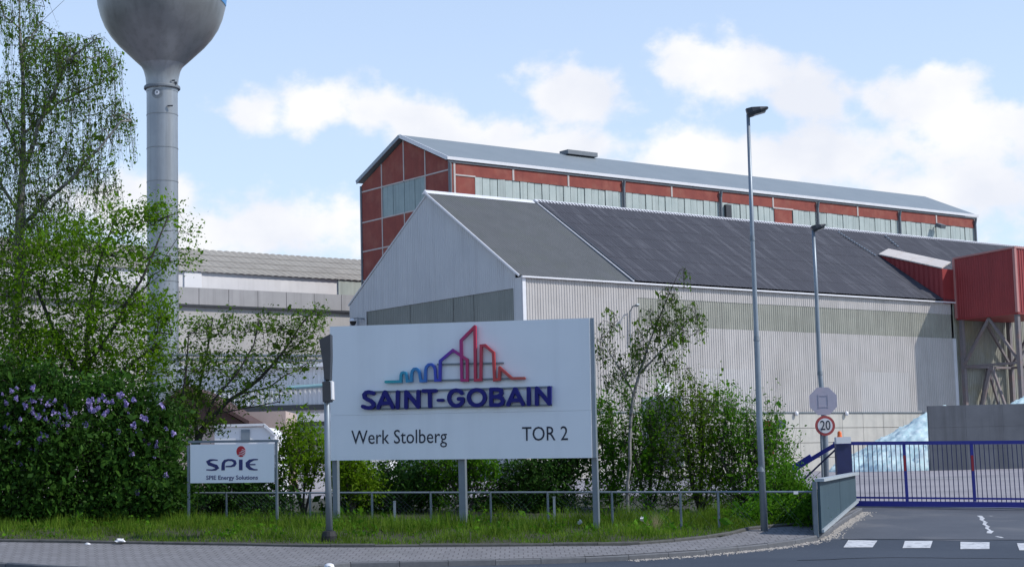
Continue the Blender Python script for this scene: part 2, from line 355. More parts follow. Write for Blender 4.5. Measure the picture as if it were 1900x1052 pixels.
M['paving'] = pavement_mat()

# ------------------------------------------------------------------ terrain
_AY = [0, 34, 37, 40, 43, 50, 70, 140, 170, 400]
_AZ = [-1.99, -1.98, -1.95, -1.78, -1.52, -1.15, -1.08, -0.88, -0.78, -0.7]
def G(x, y):
    w = 1.0 if y < 60 else max(0.0, 1 - (y - 60) / 60.0)
    return float(np.interp(y, _AY, _AZ)) + 2.0 - 0.02 * max(-40, min(40, x)) * w
def gnd(px, py, off=0.0, y0=20.0, y1=260.0):
    prev = None
    for Y in np.arange(y0, y1, 0.1):
        p = at(px, py, Y); h = p[2] - G(p[0], p[1]) - off
        if h <= 0: return p
    return at(px, py, y1)
def resample(pts, n):
    pts = np.array(pts, float); d = np.r_[0, np.cumsum(np.linalg.norm(np.diff(pts, axis=0), axis=1))]
    t = np.linspace(0, d[-1], n); return np.c_[np.interp(t, d, pts[:, 0]), np.interp(t, d, pts[:, 1])]
def strip(A, B, k, zf):
    """sheet between polylines A and B (same count), k steps across; returns verts and quads"""
    n = len(A); V = []
    for j in range(k + 1):
        P = A + (B - A) * j / k
        for p in P: V.append((p[0], p[1], zf(p[0], p[1])))
    Q = [(j * n + i, j * n + i + 1, (j + 1) * n + i + 1, (j + 1) * n + i) for j in range(k) for i in range(n - 1)]
    return V, Q
def grid_sheet(name, xs, ys, zf, mat):
    V = [(x, y, zf(x, y)) for y in ys for x in xs]; n = len(xs)
    Q = [(j * n + i, j * n + i + 1, (j + 1) * n + i + 1, (j + 1) * n + i) for j in range(len(ys) - 1) for i in range(n - 1)]
    me = bpy.data.meshes.new(name); me.from_pydata(V, [], Q); me.polygons.foreach_set('use_smooth', [True] * len(Q)); me.update()
    o = link_mesh(name, me, mat); o['kind'] = 'structure'; return o
grid_sheet('land', np.r_[-6000, -1000, -200, np.linspace(-80, 120, 21), 200, 1000, 6000], np.r_[-200, 0, np.linspace(10, 400, 66), 1000, 9000], lambda x, y: G(x, y) - 0.10, M['land'])
road = grid_sheet('road', np.linspace(-70, 90, 33), np.r_[0, 15, np.linspace(30, 50.6, 42)], lambda x, y: G(x, y), M['asphalt'])
grid_sheet('yard', np.linspace(-90, 150, 49), np.r_[50.6, np.linspace(52, 330, 80)], lambda x, y: G(x, y) - 0.003, M['yard'])

KT = 0.12
def drive_sheet():
    A = np.array([gnd(px, py)[:2] for px, py in ((1520, 1000), (1620, 1001), (1760, 1002), (2000, 1005))])
    B = np.array([gnd(px, py)[:2] for px, py in ((1580, 942), (1660, 943), (1790, 944), (2000, 946))])
    A, B = np.array([A[0] + (A[-1] - A[0]) * i / 24 for i in range(25)]), np.array([B[0] + (B[-1] - B[0]) * i / 24 for i in range(25)])
    A[:, 1] += 0.12 * np.sin(A[:, 0] * 2.3)
    V, Q = strip(A, B, 20, lambda x, y: G(x, y) + 0.004)
    me = bpy.data.meshes.new('driveway'); me.from_pydata(V, [], Q); me.update()
    o = link_mesh('driveway', me, M['drive']); o['kind'] = 'structure'
drive_sheet()
outer_px = [(0, 1043), (110, 1050), (300, 1058), (480, 1056), (560, 1051), (650, 1043), (900, 1038), (1160, 1030), (1300, 1021), (1400, 1011), (1470, 1003), (1515, 994), (1538, 983), (1552, 971), (1575, 957), (1600, 942)]
inner_px = [(0, 1006), (110, 1007), (300, 1010), (480, 1013), (560, 1015), (650, 1015), (900, 1014), (1160, 1012), (1260, 1005), (1340, 996), (1375, 988), (1400, 980), (1470, 976), (1522, 970), (1560, 955), (1590, 943)]
outer = [gnd(px, py, KT)[:2] for px, py in outer_px]; inner = [gnd(px, py, KT)[:2] for px, py in inner_px]
outer = [outer[0] + (-30, 0.6)] + outer; inner = [inner[0] + (-30, 1.5)] + inner
for i in range(len(outer)):                    # keep the pavement at least a kerb wide
    if inner[i][1] < outer[i][1] + 0.35 and i < 12: inner[i] = (inner[i][0], outer[i][1] + 0.35)
outer = np.array([tuple(p) for p in outer]); inner = np.array([tuple(p) for p in inner])
# dense versions, sampled by the same segment fractions
def dens(P, k=8):
    out = []
    for i in range(len(P) - 1):
        for j in range(k): out.append(P[i] + (P[i + 1] - P[i]) * j / k)
    out.append(P[-1]); return np.array(out)
oD, iD = dens(outer), dens(inner)
# unit offset towards inside for kerb width
V, Q = strip(oD + (iD - oD) * (0.13 / np.maximum(0.3, np.linalg.norm(iD - oD, axis=1)))[:, None], iD, 4, lambda x, y: G(x, y) + KT)
me = bpy.data.meshes.new('pavement'); me.from_pydata(V, [], Q); me.update()
pavement = link_mesh('pavement', me, M['paving']); pavement['kind'] = 'structure'

def stones(path, L, w, h0, h1, name, mat, parent, gap=0.012, side=1, zoff=0.0):
    d = np.r_[0, np.cumsum(np.linalg.norm(np.diff(path, axis=0), axis=1))]
    n = max(1, int(round(d[-1] / L)))
    t = np.linspace(0, d[-1], n + 1)
    P = np.c_[np.interp(t, d, path[:, 0]), np.interp(t, d, path[:, 1])]
    for i in range(n):
        a, b = P[i], P[i + 1]
        if max(a[0], b[0]) < -14.5: continue
        u = nrm(b - a); nv = np.array([-u[1], u[0]]) * side
        a2, b2 = a + u * gap / 2, b - u * gap / 2
        j = rng.normal(0, 0.006)
        za, zb = G(*a) + zoff + j, G(*b) + zoff + j
        c = 0.025
        prof = [(0, h0), (0, h1 - c), (c, h1), (w, h1), (w, h0)]
        vs = [(*(q + nv * s), z + h) for q, z in ((a2, za), (b2, zb)) for s, h in prof]
        fs = [(0, 1, 2, 3, 4), (9, 8, 7, 6, 5)] + [(k, k + 5, (k + 1) % 5 + 5, (k + 1) % 5) for k in range(5)]
        mb = MB(); mb.add(vs, fs); mb.build(name, mat, parent, loc=((a[0] + b[0]) / 2, (a[1] + b[1]) / 2, za))
stones(oD, 1.0, 0.14, -0.1, KT + 0.006, 'kerb_stone', M['kerb'], pavement)
edge_path = iD[:8 * 15]
stones(edge_path, 1.0, 0.08, -0.05, KT + 0.07, 'edging_stone', M['edging'], pavement)

# verge: earth bank behind the edging
def hv(x, y): return G(x, y) + KT + 0.02 + 0.05 * math.sin(x * 1.3 + y) * 0.4
back = np.array([(p[0] * 1.0, 62.0) for p in iD]); back[-20:, 0] = np.minimum(back[-20:, 0], 9.5)
bk = iD + np.array([0, 0.08])
V, Q = strip(bk, np.c_[np.minimum(bk[:, 0], 9.3), np.full(len(bk), 64.0)], 30, hv)
me = bpy.data.meshes.new('verge'); me.from_pydata(V, [], Q); me.polygons.foreach_set('use_smooth', [True] * len(Q)); me.update()
verge = link_mesh('verge', me, M['soil']); verge['kind'] = 'structure'

# painted blocks of the crossing line, and the pale scrawl of old paint
for x0, x1, y0, y1, sh in ((1568, 1625, 1003, 1016, 6), (1676, 1729, 1004, 1017, 3), (1782, 1836, 1006, 1019, 0), (1890, 1946, 1008, 1021, -3)):
    q = [gnd(x0 - sh / 2, y1), gnd(x1 - sh, y1), gnd(x1 + sh / 2, y0), gnd(x0 + sh, y0)]
    q = [np.array([p[0], p[1], G(p[0], p[1]) + 0.006]) for p in q]
    # subdivide so that the paint lies on the slope
    V, Q = strip(np.array([q[0][:2], q[1][:2]]), np.array([q[3][:2], q[2][:2]]), 6, lambda x, y: G(x, y) + 0.008)
    me = bpy.data.meshes.new('road_marking'); me.from_pydata(V, [], Q); me.update()
    link_mesh('road_marking', me, M['paint_white'], road)
def scrawl(pts, w):
    P = np.array([gnd(*p)[:2] for p in pts])
    for i in range(len(P) - 1):
        a, b = P[i], P[i + 1]; u = nrm(b - a); nv = np.array([-u[1], u[0]]) * w * (0.6 + 0.8 * rng.random())
        V, Q = strip(np.array([a - nv, a + nv]), np.array([b - nv * .7, b + nv * .7]), 3, lambda x, y: G(x, y) + 0.006 + 0.001 * i)
        me = bpy.data.meshes.new('paint_smear'); me.from_pydata(V, [], Q); me.update(); link_mesh('paint_smear', me, M['paint_white'], road)
scrawl([(1817, 957), (1823, 961), (1821, 965), (1829, 969), (1826, 973), (1833, 977), (1831, 981), (1838, 986), (1835, 990)], 0.06)
scrawl([(1848, 995), (1853, 996), (1860, 998)], 0.05)
scrawl([(1836, 957), (1842, 957.5)], 0.04)
def tar_seam(pts, w):
    P = np.array([gnd(*p)[:2] for p in pts]); P = resample(P, 14); P[1:-1] += rng.normal(0, .03, (12, 2))
    nv = np.gradient(P, axis=0); nv = np.c_[-nv[:, 1], nv[:, 0]]; nv = nv / np.linalg.norm(nv, axis=1, keepdims=True) * w
    V, Q = strip(P - nv, P + nv, 2, lambda x, y: G(x, y) + 0.009)
    me = bpy.data.meshes.new('tar_seam'); me.from_pydata(V, [], Q); me.update(); link_mesh('tar_seam', me, M['tar'], road)
tar_seam([(1560, 1001), (1700, 1000.5), (1900, 1001.5)], .03)
tar_seam([(1480, 1040), (1640, 1034), (1900, 1037)], .03)
def grit():
    r = np.random.default_rng(9); path = oD[8 * 8:]
    d = np.r_[0, np.cumsum(np.linalg.norm(np.diff(path, axis=0), axis=1))]; n = 1500
    t = r.random(n) * d[-1]; X = np.interp(t, d, path[:, 0]); Y = np.interp(t, d, path[:, 1])
    tx = np.gradient(path[:, 0]); ty = np.gradient(path[:, 1]); nx = np.interp(t, d, ty / np.hypot(tx, ty)); ny = np.interp(t, d, -tx / np.hypot(tx, ty))
    o_ = np.abs(r.normal(0, .13, n)) + .01; X = X + nx * o_; Y = Y + ny * o_
    s = r.uniform(.008, .028, n); V = []; 
    zz = np.array([G(x, y) for x, y in zip(X, Y)]) + .004
    T = np.stack([np.c_[X - s, Y - s * .6, zz], np.c_[X + s, Y - s * .5, zz], np.c_[X, Y + s, zz], np.c_[X, Y, zz + s * 1.1]], axis=1).reshape(-1, 3)
    b = (np.arange(n) * 4)[:, None]; Fc = np.concatenate([b + [[0, 1, 3]], b + [[1, 2, 3]], b + [[2, 0, 3]]])
    o = link_mesh('grit', mesh_arrays('grit', T, Fc), M['grit']); tag(o, 'pale grit washed up along the kerb of the drive', 'gravel', kind='stuff')
grit()

# gate track (steel strip let into the drive) and a pale line in the yard
tr = MB()
a, b = gnd(1588, 941), gnd(1990, 947)
tr.bar((a[0], a[1], G(a[0], a[1]) + 0.02), (b[0], b[1], G(b[0], b[1]) + 0.02), 0.30, 0.06)
o = tr.build('gate_track', M['galv_dark'], road)
V, Q = strip(np.array([gnd(1590, 888)[:2], gnd(1760, 889)[:2], gnd(2000, 892)[:2]]), np.array([gnd(1590, 886)[:2], gnd(1760, 887)[:2], gnd(2000, 890)[:2]]), 3, lambda x, y: G(x, y) + 0.012)
me = bpy.data.meshes.new('yard_line'); me.from_pydata(V, [], Q); me.update()
o = link_mesh('yard_line', me, M['yard_line']); o['kind'] = 'structure'
# ------------------------------------------------------------------ grey storage hall
u = ray(5150, 767); u[2] = 0; u = nrm(u)            # long direction of the works buildings
g = np.array([-u[1], u[0], 0.0])                    # across, away from the street
C0 = at(968, 514, 150.0)
EV = C0[2]; HW = 27.9; RZ = 27.93; HR = HW / 2       # eave height, width, ridge height
TBOX = 58.6; TEND = 112.0
def H(t, s, z): return np.array([C0[0] + u[0] * t + g[0] * s, C0[1] + u[1] * t + g[1] * s, z])
gz = G(C0[0], C0[1]) - 0.1
base0 = H(0, 0, gz)
hall = thing('storage_hall', 'long light grey corrugated hall with steep dark roof behind the big sign', 'building', base0)

def ribbed(P0, du, dn, length, zlo, zhi, pitch=0.30, depth=0.045, shift=0.0):
    """trapezoid sheet along du from P0, ribs towards dn; zlo/zhi numbers or functions of distance"""
    n = max(1, int(round(length / pitch))); pts = []
    for i in range(n):
        x = i * length / n; w = length / n
        pts += [(x, 0), (x + w * 0.38, 0), (x + w * 0.50, depth), (x + w * 0.88, depth)]
    pts.append((length, 0))
    lo = zlo if callable(zlo) else (lambda x: zlo); hi = zhi if callable(zhi) else (lambda x: zhi)
    mb = MB(); V = []
    for x, d in pts:
        q = np.asarray(P0, float) + du * x + dn * (d + shift)
        V.append((q[0], q[1], lo(x))); V.append((q[0], q[1], max(lo(x) + 1e-3, hi(x))))
    mb.add(V, [(2 * i, 2 * i + 2, 2 * i + 3, 2 * i + 1) for i in range(len(pts) - 1)])
    return mb
def slope_sheet(A, B, across, up, pitch, depth, lift=0.0, wave=True):
    """corrugated roof sheet: eave line A->B, rising by vector across; normal up"""
    A = np.asarray(A, float); B = np.asarray(B, float); L = np.linalg.norm(B - A); d = (B - A) / L
    n = max(1, int(round(L / pitch))); mb = MB(); V = []
    pts = []
    for i in range(n):
        w = L / n; x = i * w
        pts += [(x, 0), (x + w * 0.25, depth * 0.75), (x + w * 0.5, depth), (x + w * 0.75, depth * 0.75)]
    pts.append((L, 0))
    for x, h in pts:
        q = A + d * x + up * (h + lift); V += [q, q + across]
    mb.add(V, [(2 * i, 2 * i + 2, 2 * i + 3, 2 * i + 1) for i in range(len(pts) - 1)]); return mb

nf = -g; nl = -u                                     # outward normals: street front, gable
zc = 6.95                                            # top of the concrete base
def wz(px, py): return ip(px, py, C0, g)[2]
zbt = wz(1402, 564); zbb = wz(1402, 613)
tb0 = (ip(1183, 560, C0, g) - C0).dot(u)
# street front: plain bay, then three heights of sheeting
ribbed(H(0.35, 0, 0), u, nf, tb0 - 0.35, zc, EV - 0.05).build('wall_sheet', M['sheet_light'], hall)
ribbed(H(tb0, 0, 0), u, nf, TBOX - tb0 - .3, zbt, EV - 0.05).build('wall_sheet', M['sheet_light'], hall)
zmid = zc + (zbb - zc) * .52
npl = 6
for i in range(npl):
    a_ = tb0 + (TBOX - tb0 - .3) * i / npl; w_ = (TBOX - tb0 - .3) / npl
    ribbed(H(a_, 0, 0), u, nf, w_, zmid - .12, zbb, shift=0.03 + .012 * (i % 2)).build('wall_sheet', M['sheet_light'], hall)
    ribbed(H(a_, 0, 0), u, nf, w_, zc, zmid, shift=0.05 + .012 * ((i + 1) % 2)).build('wall_sheet', M['sheet_light2' if i in (1, 4) else 'sheet_light'], hall)
npan = 9
for i in range(npan):
    a = tb0 + (TBOX - tb0 - .3) * i / npan; w = (TBOX - tb0 - .3) / npan
    ribbed(H(a + 0.02, 0, 0), u, nf, w - 0.04, zbb - 0.1, zbt + 0.05, shift=-0.03).build('translucent_panel', M['sheet_trans'], hall)
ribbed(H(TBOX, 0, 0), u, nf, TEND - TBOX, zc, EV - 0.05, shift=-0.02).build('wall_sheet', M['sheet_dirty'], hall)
MB().box(H(0.17, -0.04, (zc + EV) / 2), u, g, Z, 0.36, 0.14, EV - zc).build('corner_flashing', M['flash_white'], hall)
MB().box(H(TBOX - 0.1, -0.10, (zc + zbb) / 2), u, g, Z, 0.45, 0.14, zbb - zc).build('corner_flashing', M['flash_white'], hall)
MB().box(H(TEND / 2, -0.24, EV + 0.02), u, g, Z, TEND + .4, 0.26, 0.14).build('gutter', M['flash_white'], hall)
MB().box(H(TEND / 2, 0.02, zc - 0.03), u, g, Z, TEND, 0.30, 0.10).build('drip_flashing', M['galv_dark'], hall)
# concrete base in cast panels
cw, nrow = 3.1, 4
pm = None
for r in range(nrow):
    zl = gz + (zc - 0.09 - gz) * r / nrow; zh = gz + (zc - 0.09 - gz) * (r + 1) / nrow
    for i in range(int(TEND / cw)):
        c = H((i + .5) * cw, 0.12, (zl + zh) / 2)
        if pm is None:
            o = MB().box(c, u, g, Z, cw - 0.05, 0.3, zh - zl - 0.05).build('concrete_panel', M['concrete'], hall, loc=c); pm = o.data
        else:
            o = bpy.data.objects.new('concrete_panel', pm); COL.objects.link(o); o.parent = hall; o.location = Vector(c - base0)
MB().box(H(TEND / 2, 0.30, (gz + zc) / 2), u, g, Z, TEND - .1, 0.25, zc - gz - .1).build('base_wall', M['edging'], hall)
# gable wall with sloping top
def gtop(s): return (EV + (RZ - EV) * (1 - abs(s - HR) / HR)) - 0.02
def slanted(s0, s1, zl, zh, mat, name, shift, pitch=0.30):
    mb = ribbed(H(0, 0, 0) , g, nl, 1, 0, 1)
    q = H(0, s0, 0); return ribbed(q, g, nl, s1 - s0, zl, zh, pitch=pitch, shift=shift).build(name, mat, hall)
def gp(px, py): p = ip(px, py, C0, u); return (p - C0).dot(g), p[2]
s_b0, z_b0 = gp(953, 541); s_b1, z_b1 = gp(680, 573)
zb_top = (z_b0 + z_b1) / 2; zb_bot = zb_top - 3.1
slanted(0.9, HW, zb_top, lambda x: gtop(x + 0.9), M['sheet_gable'], 'gable_sheet', 0)
slanted(0.9, s_b0, zb_bot, zb_top, M['sheet_gable'], 'gable_sheet', 0)
slanted(s_b1, HW, zb_bot, zb_top, M['sheet_gable'], 'gable_sheet', 0)
slanted(0.9, HW, gz, zb_bot, M['sheet_gable'], 'gable_sheet', 0)
cuts = [s_b0] + [gp(x, 560)[0] for x in (878, 840, 760)] + [s_b1]
for a, b in zip(cuts[:-1], cuts[1:]):
    slanted(a + 0.05, b - 0.05, zb_bot, zb_top, M['sheet_gable_trans'], 'translucent_panel', -0.08)
MB().box(H(-0.03, 0.45, (gz + EV) / 2), g, u, Z, 0.9, 0.10, EV - gz).build('corner_flashing', M['sheet_gable'], hall)
# roof: light bay, then the darker newer roof lying a little higher
rise = H(0, HR, RZ) - H(0, 0, EV); upn = nrm(np.cross(u, rise)); upn = upn if upn[2] > 0 else -upn
rlen = np.linalg.norm(rise)
TR = 12.9
slope_sheet(H(-0.35, -0.15, EV + 0.10), H(TR, -0.15, EV + 0.10), rise + nrm(rise) * .1, upn, 0.30, 0.06).build('roof_sheet', M['roof_grey'], hall)
nc = 7
for k in range(nc):
    f0, f1 = k / nc, (k + 1) / nc + 0.012
    A = H(TR, -0.25, EV + 0.12) + rise * f0; B = H(TEND, -0.25, EV + 0.12) + rise * f0
    slope_sheet(A, B, rise * (f1 - f0) - upn * 0.014, upn, 0.42, 0.045, lift=0.14).build('roof_course', M['roof_dark'], hall)
rake = MB(); rake.bar(H(-0.42, -0.15, EV + 0.1), H(-0.42, HR, RZ + 0.12), 0.10, 0.17, upn); rake.build('verge_trim', M['flash_white'], hall)
rake = MB(); rake.bar(H(-0.06, HW + .15, EV + 0.02), H(-0.06, HR, RZ + 0.05), 0.08, 0.16, upn); rake.build('verge_trim', M['sheet_gable'], hall)
rake = MB(); rake.bar(H(TR - 0.12, -0.25, EV + 0.22), H(TR - 0.12, HR, RZ + 0.30), 0.14, 0.10, upn); rake.build('roof_step_trim', M['flash_white'], hall)
MB().bar(H(TR + 0.06, -0.27, EV + 0.30), H(TR + 0.06, HR, RZ + 0.36), 0.22, 0.16, upn).build('roof_step_trim', M['lamp_dark'], hall)
MB().prism([H(-0.4, HR - 0.45, RZ - 0.02), H(-0.4, HR, RZ + 0.34), H(-0.4, HR + 0.45, RZ - 0.02)], u * (TR)).build('ridge_cap', M['flash_white'], hall)
MB().prism([H(TR - .2, HR - 0.5, RZ + 0.14), H(TR - .2, HR, RZ + 0.46), H(TR - .2, HR + 0.5, RZ + 0.14)], u * (TEND - TR)).build('ridge_cap', M['flash_white'], hall)
MB().add([H(-.04, HR, RZ + .1), H(TEND, HR, RZ + .1), H(TEND, HW + .2, EV + .02), H(-.04, HW + .2, EV + .02)], [(0, 1, 2, 3)]).build('rear_roof', M['roof_dark'], hall)
MB().add([H(-.0, HW, gz), H(TEND, HW, gz), H(TEND, HW, EV), H(0, HW, EV)], [(0, 1, 2, 3)]).build('rear_wall', M['sheet_gable'], hall)
MB().add([H(TEND, 0, gz), H(TEND, HW, gz), H(TEND, HW, EV), H(TEND, HR, RZ), H(TEND, 0, EV)], [(0, 1, 2, 3, 4)]).build('end_wall', M['sheet_gable'], hall)
# stepped seam lines on the dark roof
def roof_pt(px, py, lift=0.25):
    return ip(px, py, H(0, -0.2, EV + 0.15) + upn * lift, upn)
for (a, b, n) in (((1555, 431), (1626, 476), 15), ((1642, 438), (1668, 460), 6)):
    p, q = roof_pt(*a), roof_pt(*b)
    for i in range(n):
        r0 = p + (q - p) * (i + .08) / n; r1 = p + (q - p) * (i + .62) / n
        MB().bar(r0 + upn * .05, r1 + upn * .05, 0.20, 0.10, upn).build('roof_ladder_step', M['galv'], hall)
# low door, notice board, lamp arm and bulkhead lamps on the street front
def fp(px, py, off=0.0): p = ip(px, py, C0 + nf * off, g); return p
def wall_box(name, x0, y0, x1, y1, mat, off, th, parent):
    p = fp(x0, y1, off); q = fp(x1, y0, off); w = (q - p).dot(u); h = q[2] - p[2]
    return MB().box((p + q) / 2, u, g, Z, abs(w), th, abs(h)).build(name, mat, parent)
dfr = wall_box('door_frame', 1197, 737, 1264, 868, M['galv_dark'], 0.14, 0.12, hall)
wall_box('door_leaf', 1203, 743, 1258, 868, M['lamp_dark'], 0.22, 0.08, dfr)
nb = wall_box('wall_notice', 1222, 710, 1242, 736, M['print_white'], 0.16, 0.06, None)
tag(nb, 'small white notice with dark pictogram high on the hall wall above the door', 'sign')
for (x, y) in ((1478, 766), (1568, 767), (1571, 766)):
    pass
for px in (1478, 1571):
    c = fp(px, 767, 0.25)
    t = thing('bulkhead_lamp', 'small white wall lamp under the sheeting %s' % ('left of the octagonal sign' if px < 1500 else 'right of the octagonal sign'), 'lamp', c, 'bulkhead lamps on the hall wall')
    MB().box(c + g * .12, u, g, Z, 0.16, 0.26, 0.12).build('bracket', M['galv'], t)
    MB().lathe(c - Z * .05, [(0.02, .30), (0.17, .22), (0.2, 0.05), (0.16, -.12), (0.02, -.2)], 12).build('globe', M['print_white'], t, smooth=True)
la = fp(1168, 640, 0.05)
arm = thing('wall_lamp_arm', 'thin grey curved lamp arm on the corrugated wall beside the young birch', 'lamp', fp(1170, 640, 0.2))
p0, p1, p2 = fp(1169, 640, .2), fp(1169, 578, .2), fp(1180, 568, 1.2)
MB().tube([p0, p1, p1 * .5 + p2 * .5 + Z * .25, p2], [0.07, 0.06, .06, .05], 6).build('arm_tube', M['galv_dark'], arm)
MB().bar(p2, p2 + (p2 - p1) * .35, 0.3, 0.14).build('lamp_head', M['galv_dark'], arm)
# camera on the far gable corner
cp = ip(655, 596, C0 - u * 0.8, u)
t = thing('dome_camera', 'white hooded camera on a bracket at the gable corner above the sign', 'camera', cp)
MB().lathe(cp, [(0.02, .28), (0.25, .22), (0.38, 0.05), (0.38, 0)], 14).build('hood', M['print_white'], t, smooth=True)
MB().lathe(cp, [(0.32, 0), (0.30, -.2), (0.18, -.38), (0.02, -.42)], 14).build('dome', M['black'], t, smooth=True)
MB().bar(cp + Z * .25, cp + Z * .25 - g * 0.9, .10, .10).bar(cp + Z * .25 - g * .9, cp - Z * .5 - g * .9, .1, .1).bar(cp + Z * .2 - g * .9, cp + Z * .2 - g * .9 + u * .95, .1, .1).build('bracket', M['galv_dark'], t)

# ------------------------------------------------------------------ red brick hall behind
S2 = 30.0
RC = ip(835, 295, C0 + g * S2, g)
RW, REV, RRZ, RL = 17.5, 35.05, 38.85, 88.6
def K(t, s, z): return np.array([RC[0] + u[0] * t + g[0] * s, RC[1] + u[1] * t + g[1] * s, z])
rgz = G(RC[0], RC[1]) - .2
red = thing('brick_hall', 'tall red brick hall with glazed clerestory and pale metal roof', 'building', K(0, 0, rgz))
MB().prism([K(0.25, .25, rgz), K(0.25, RW - .25, rgz), K(.25, RW - .25, REV - .3), K(.25, RW / 2, RRZ - .4), K(.25, .25, REV - .3)], u * (RL - .5)).build('core_wall', M['brick_red'], red)
# street side
def rt(px, py=330): return (ip(px, py, RC, g) - RC).dot(u)
def rz_(px, py): return ip(px, py, RC, g)[2]
zf = rz_(1161, 357)                                   # foot of the brick frieze / head of the glazing
zlow = RZ - 2.5
posts = [843, 952, 1054, 1155, 1245, 1334, 1432, 1513, 1588, 1664, 1733, 1803]
tp = [rt(p) for p in posts]
t_g0 = rt(881)
for i in range(len(tp) - 1):
    a, b = tp[i] + .12, tp[i + 1] - .12
    MB().box(K((a + b) / 2, 0.1, (zf + REV - .3) / 2), u, g, Z, b - a, 0.24, REV - .3 - zf).build('brick_panel', M['brick_red'], red)
MB().box(K(tp[0] / 2, 0.1, (zlow + REV - .3) / 2), u, g, Z, tp[0] - .24, 0.24, REV - .3 - zlow).build('brick_panel', M['brick_red'], red)
MB().box(K((tp[0] + t_g0) / 2 + .06, 0.1, (zlow + zf) / 2 - .08), u, g, Z, t_g0 - tp[0] - .2, 0.24, zf - zlow - .16).build('brick_panel', M['brick_red'], red)
MB().box(K((tp[0] + t_g0) / 2, 0.02, zf), u, g, Z, t_g0 - tp[0] + .1, 0.16, .16).build('frame_beam', M['frame_conc'], red)
for i, t in enumerate(tp):
    dp = posts[i] in (1155, 1334, 1513, 1664, 1803)
    zl = zlow if (i == 0 or dp) else zf
    MB().box(K(t, 0.03, (zl + REV - .3) / 2), u, g, Z, 0.24, 0.20, REV - .3 - zl).build('frame_post', M['frame_conc'], red)
    if dp:
        MB().tube([K(t, -0.35, REV - .35), K(t, -.18, REV - 1.1), K(t, -0.18, zlow)], 0.16, 8).build('downpipe', M['pipe'], red)
MB().tube([K(-.25, -0.28, REV - .35), K(-.1, -.18, REV - 1.1), K(-.1, -0.18, zlow)], 0.13, 8).build('downpipe', M['pipe'], red)
# clerestory panes of profiled glass, one object each
tb1, tb2 = rt(1434), rt(1466)
pw = 1.02; n_p = int((tp[-1] - t_g0) / pw); pane_mesh = None
for i in range(n_p):
    tc_ = t_g0 + (i + .5) * (tp[-1] - t_g0) / n_p
    if tb1 - .1 < tc_ < tb2 + .1: continue
    j = 0.03 * ((i * 7) % 3) + 0.01 * rng.random()
    c = K(tc_, 0.06 + j, (zlow + zf) / 2)
    o = MB().box(c, nrm(u + g * rng.normal(0, .03)), g, Z, (tp[-1] - t_g0) / n_p - 0.09, 0.10, zf - zlow).build('glass_pane', M['profile_glass'], red, loc=c)
MB().box(K((t_g0 + tp[-1]) / 2, 0.23, (zlow + zf) / 2), u, g, Z, tp[-1] - t_g0, 0.08, zf - zlow).build('glazing_back', M['pipe'], red)
MB().box(K((tb1 + tb2) / 2, 0.08, (zlow + zf) / 2), u, g, Z, tb2 - tb1, 0.24, zf - zlow - .1).build('brick_panel', M['brick_red'], red)
MB().box(K((tb1 + tb2) / 2, 0.0, zf - .05), u, g, Z, tb2 - tb1 + .5, 0.2, .18).build('frame_beam', M['frame_conc'], red)
# gable
def kg(px, py): p = ip(px, py, RC, u); return (p - RC).dot(g), p[2]
sv = [0.0, kg(789, 300)[0], RW / 2, kg(708, 300)[0], RW]
zr = [kg(672, 468)[1], kg(672, 414)[1], kg(672, 357)[1]]
zr = [zr[0], zr[1], zr[2]]
rows = [rgz, zr[0] - 2 * (zr[1] - zr[0]), zr[0] - (zr[1] - zr[0]), zr[0], zr[1], zr[2]]
def rtop(s): return REV - .25 + (RRZ - REV) * (1 - abs(s - RW / 2) / (RW / 2))
for c in range(4):
    s0, s1 = sv[c] + .1, sv[c + 1] - .1
    for r in range(6):
        zl = rows[r] + .08
        if r < 5:
            zh = rows[r + 1] - .08
            if r == 4 and c in (1, 2):                      # the big gable window
                nn = 4
                for q in range(nn):
                    w = (s1 - s0 + .2) / nn; cc = K(0.05 + .02 * (q % 2), s0 - .1 + (q + .5) * w, (zl + zh) / 2)
                    MB().box(cc, g, u, Z, w - .05, .12, zh - zl + .12).build('glass_pane', M['gable_glass'], red, loc=cc)
                continue
            MB().box(K(0.1, (s0 + s1) / 2, (zl + zh) / 2), g, u, Z, s1 - s0, .26, zh - zl).build('brick_panel', M['brick_red'], red)
        else:
            MB().prism([K(-.02, s0, zl), K(-.02, s1, zl), K(-.02, s1, rtop(s1) - .1), K(-.02, s0, rtop(s0) - .1)], u * .26).build('brick_panel', M['brick_red'], red)
for s in sv[1:4]:
    zl, zh = rows[0], rtop(s) - .1
    spans = [(zl, rows[4]), (rows[5], zh)] if s == RW / 2 else [(zl, zh)]
    for a, b in spans:
        MB().box(K(0.04, s, (a + b) / 2), g, u, Z, .17, .22, b - a).build('frame_post', M['frame_conc'], red)
for r in range(1, 6):
    for c in range(4):
        MB().box(K(0.03, (sv[c] + sv[c + 1]) / 2, rows[r]), g, u, Z, sv[c + 1] - sv[c] - .18, .2, .15).build('frame_beam', M['frame_conc'], red)
for s in (0.05, RW - .05):
    MB().box(K(0.0, s, (rgz + REV - .4) / 2), g, u, Z, .26, .3, REV - .4 - rgz).build('corner_post', M['pipe'], red)
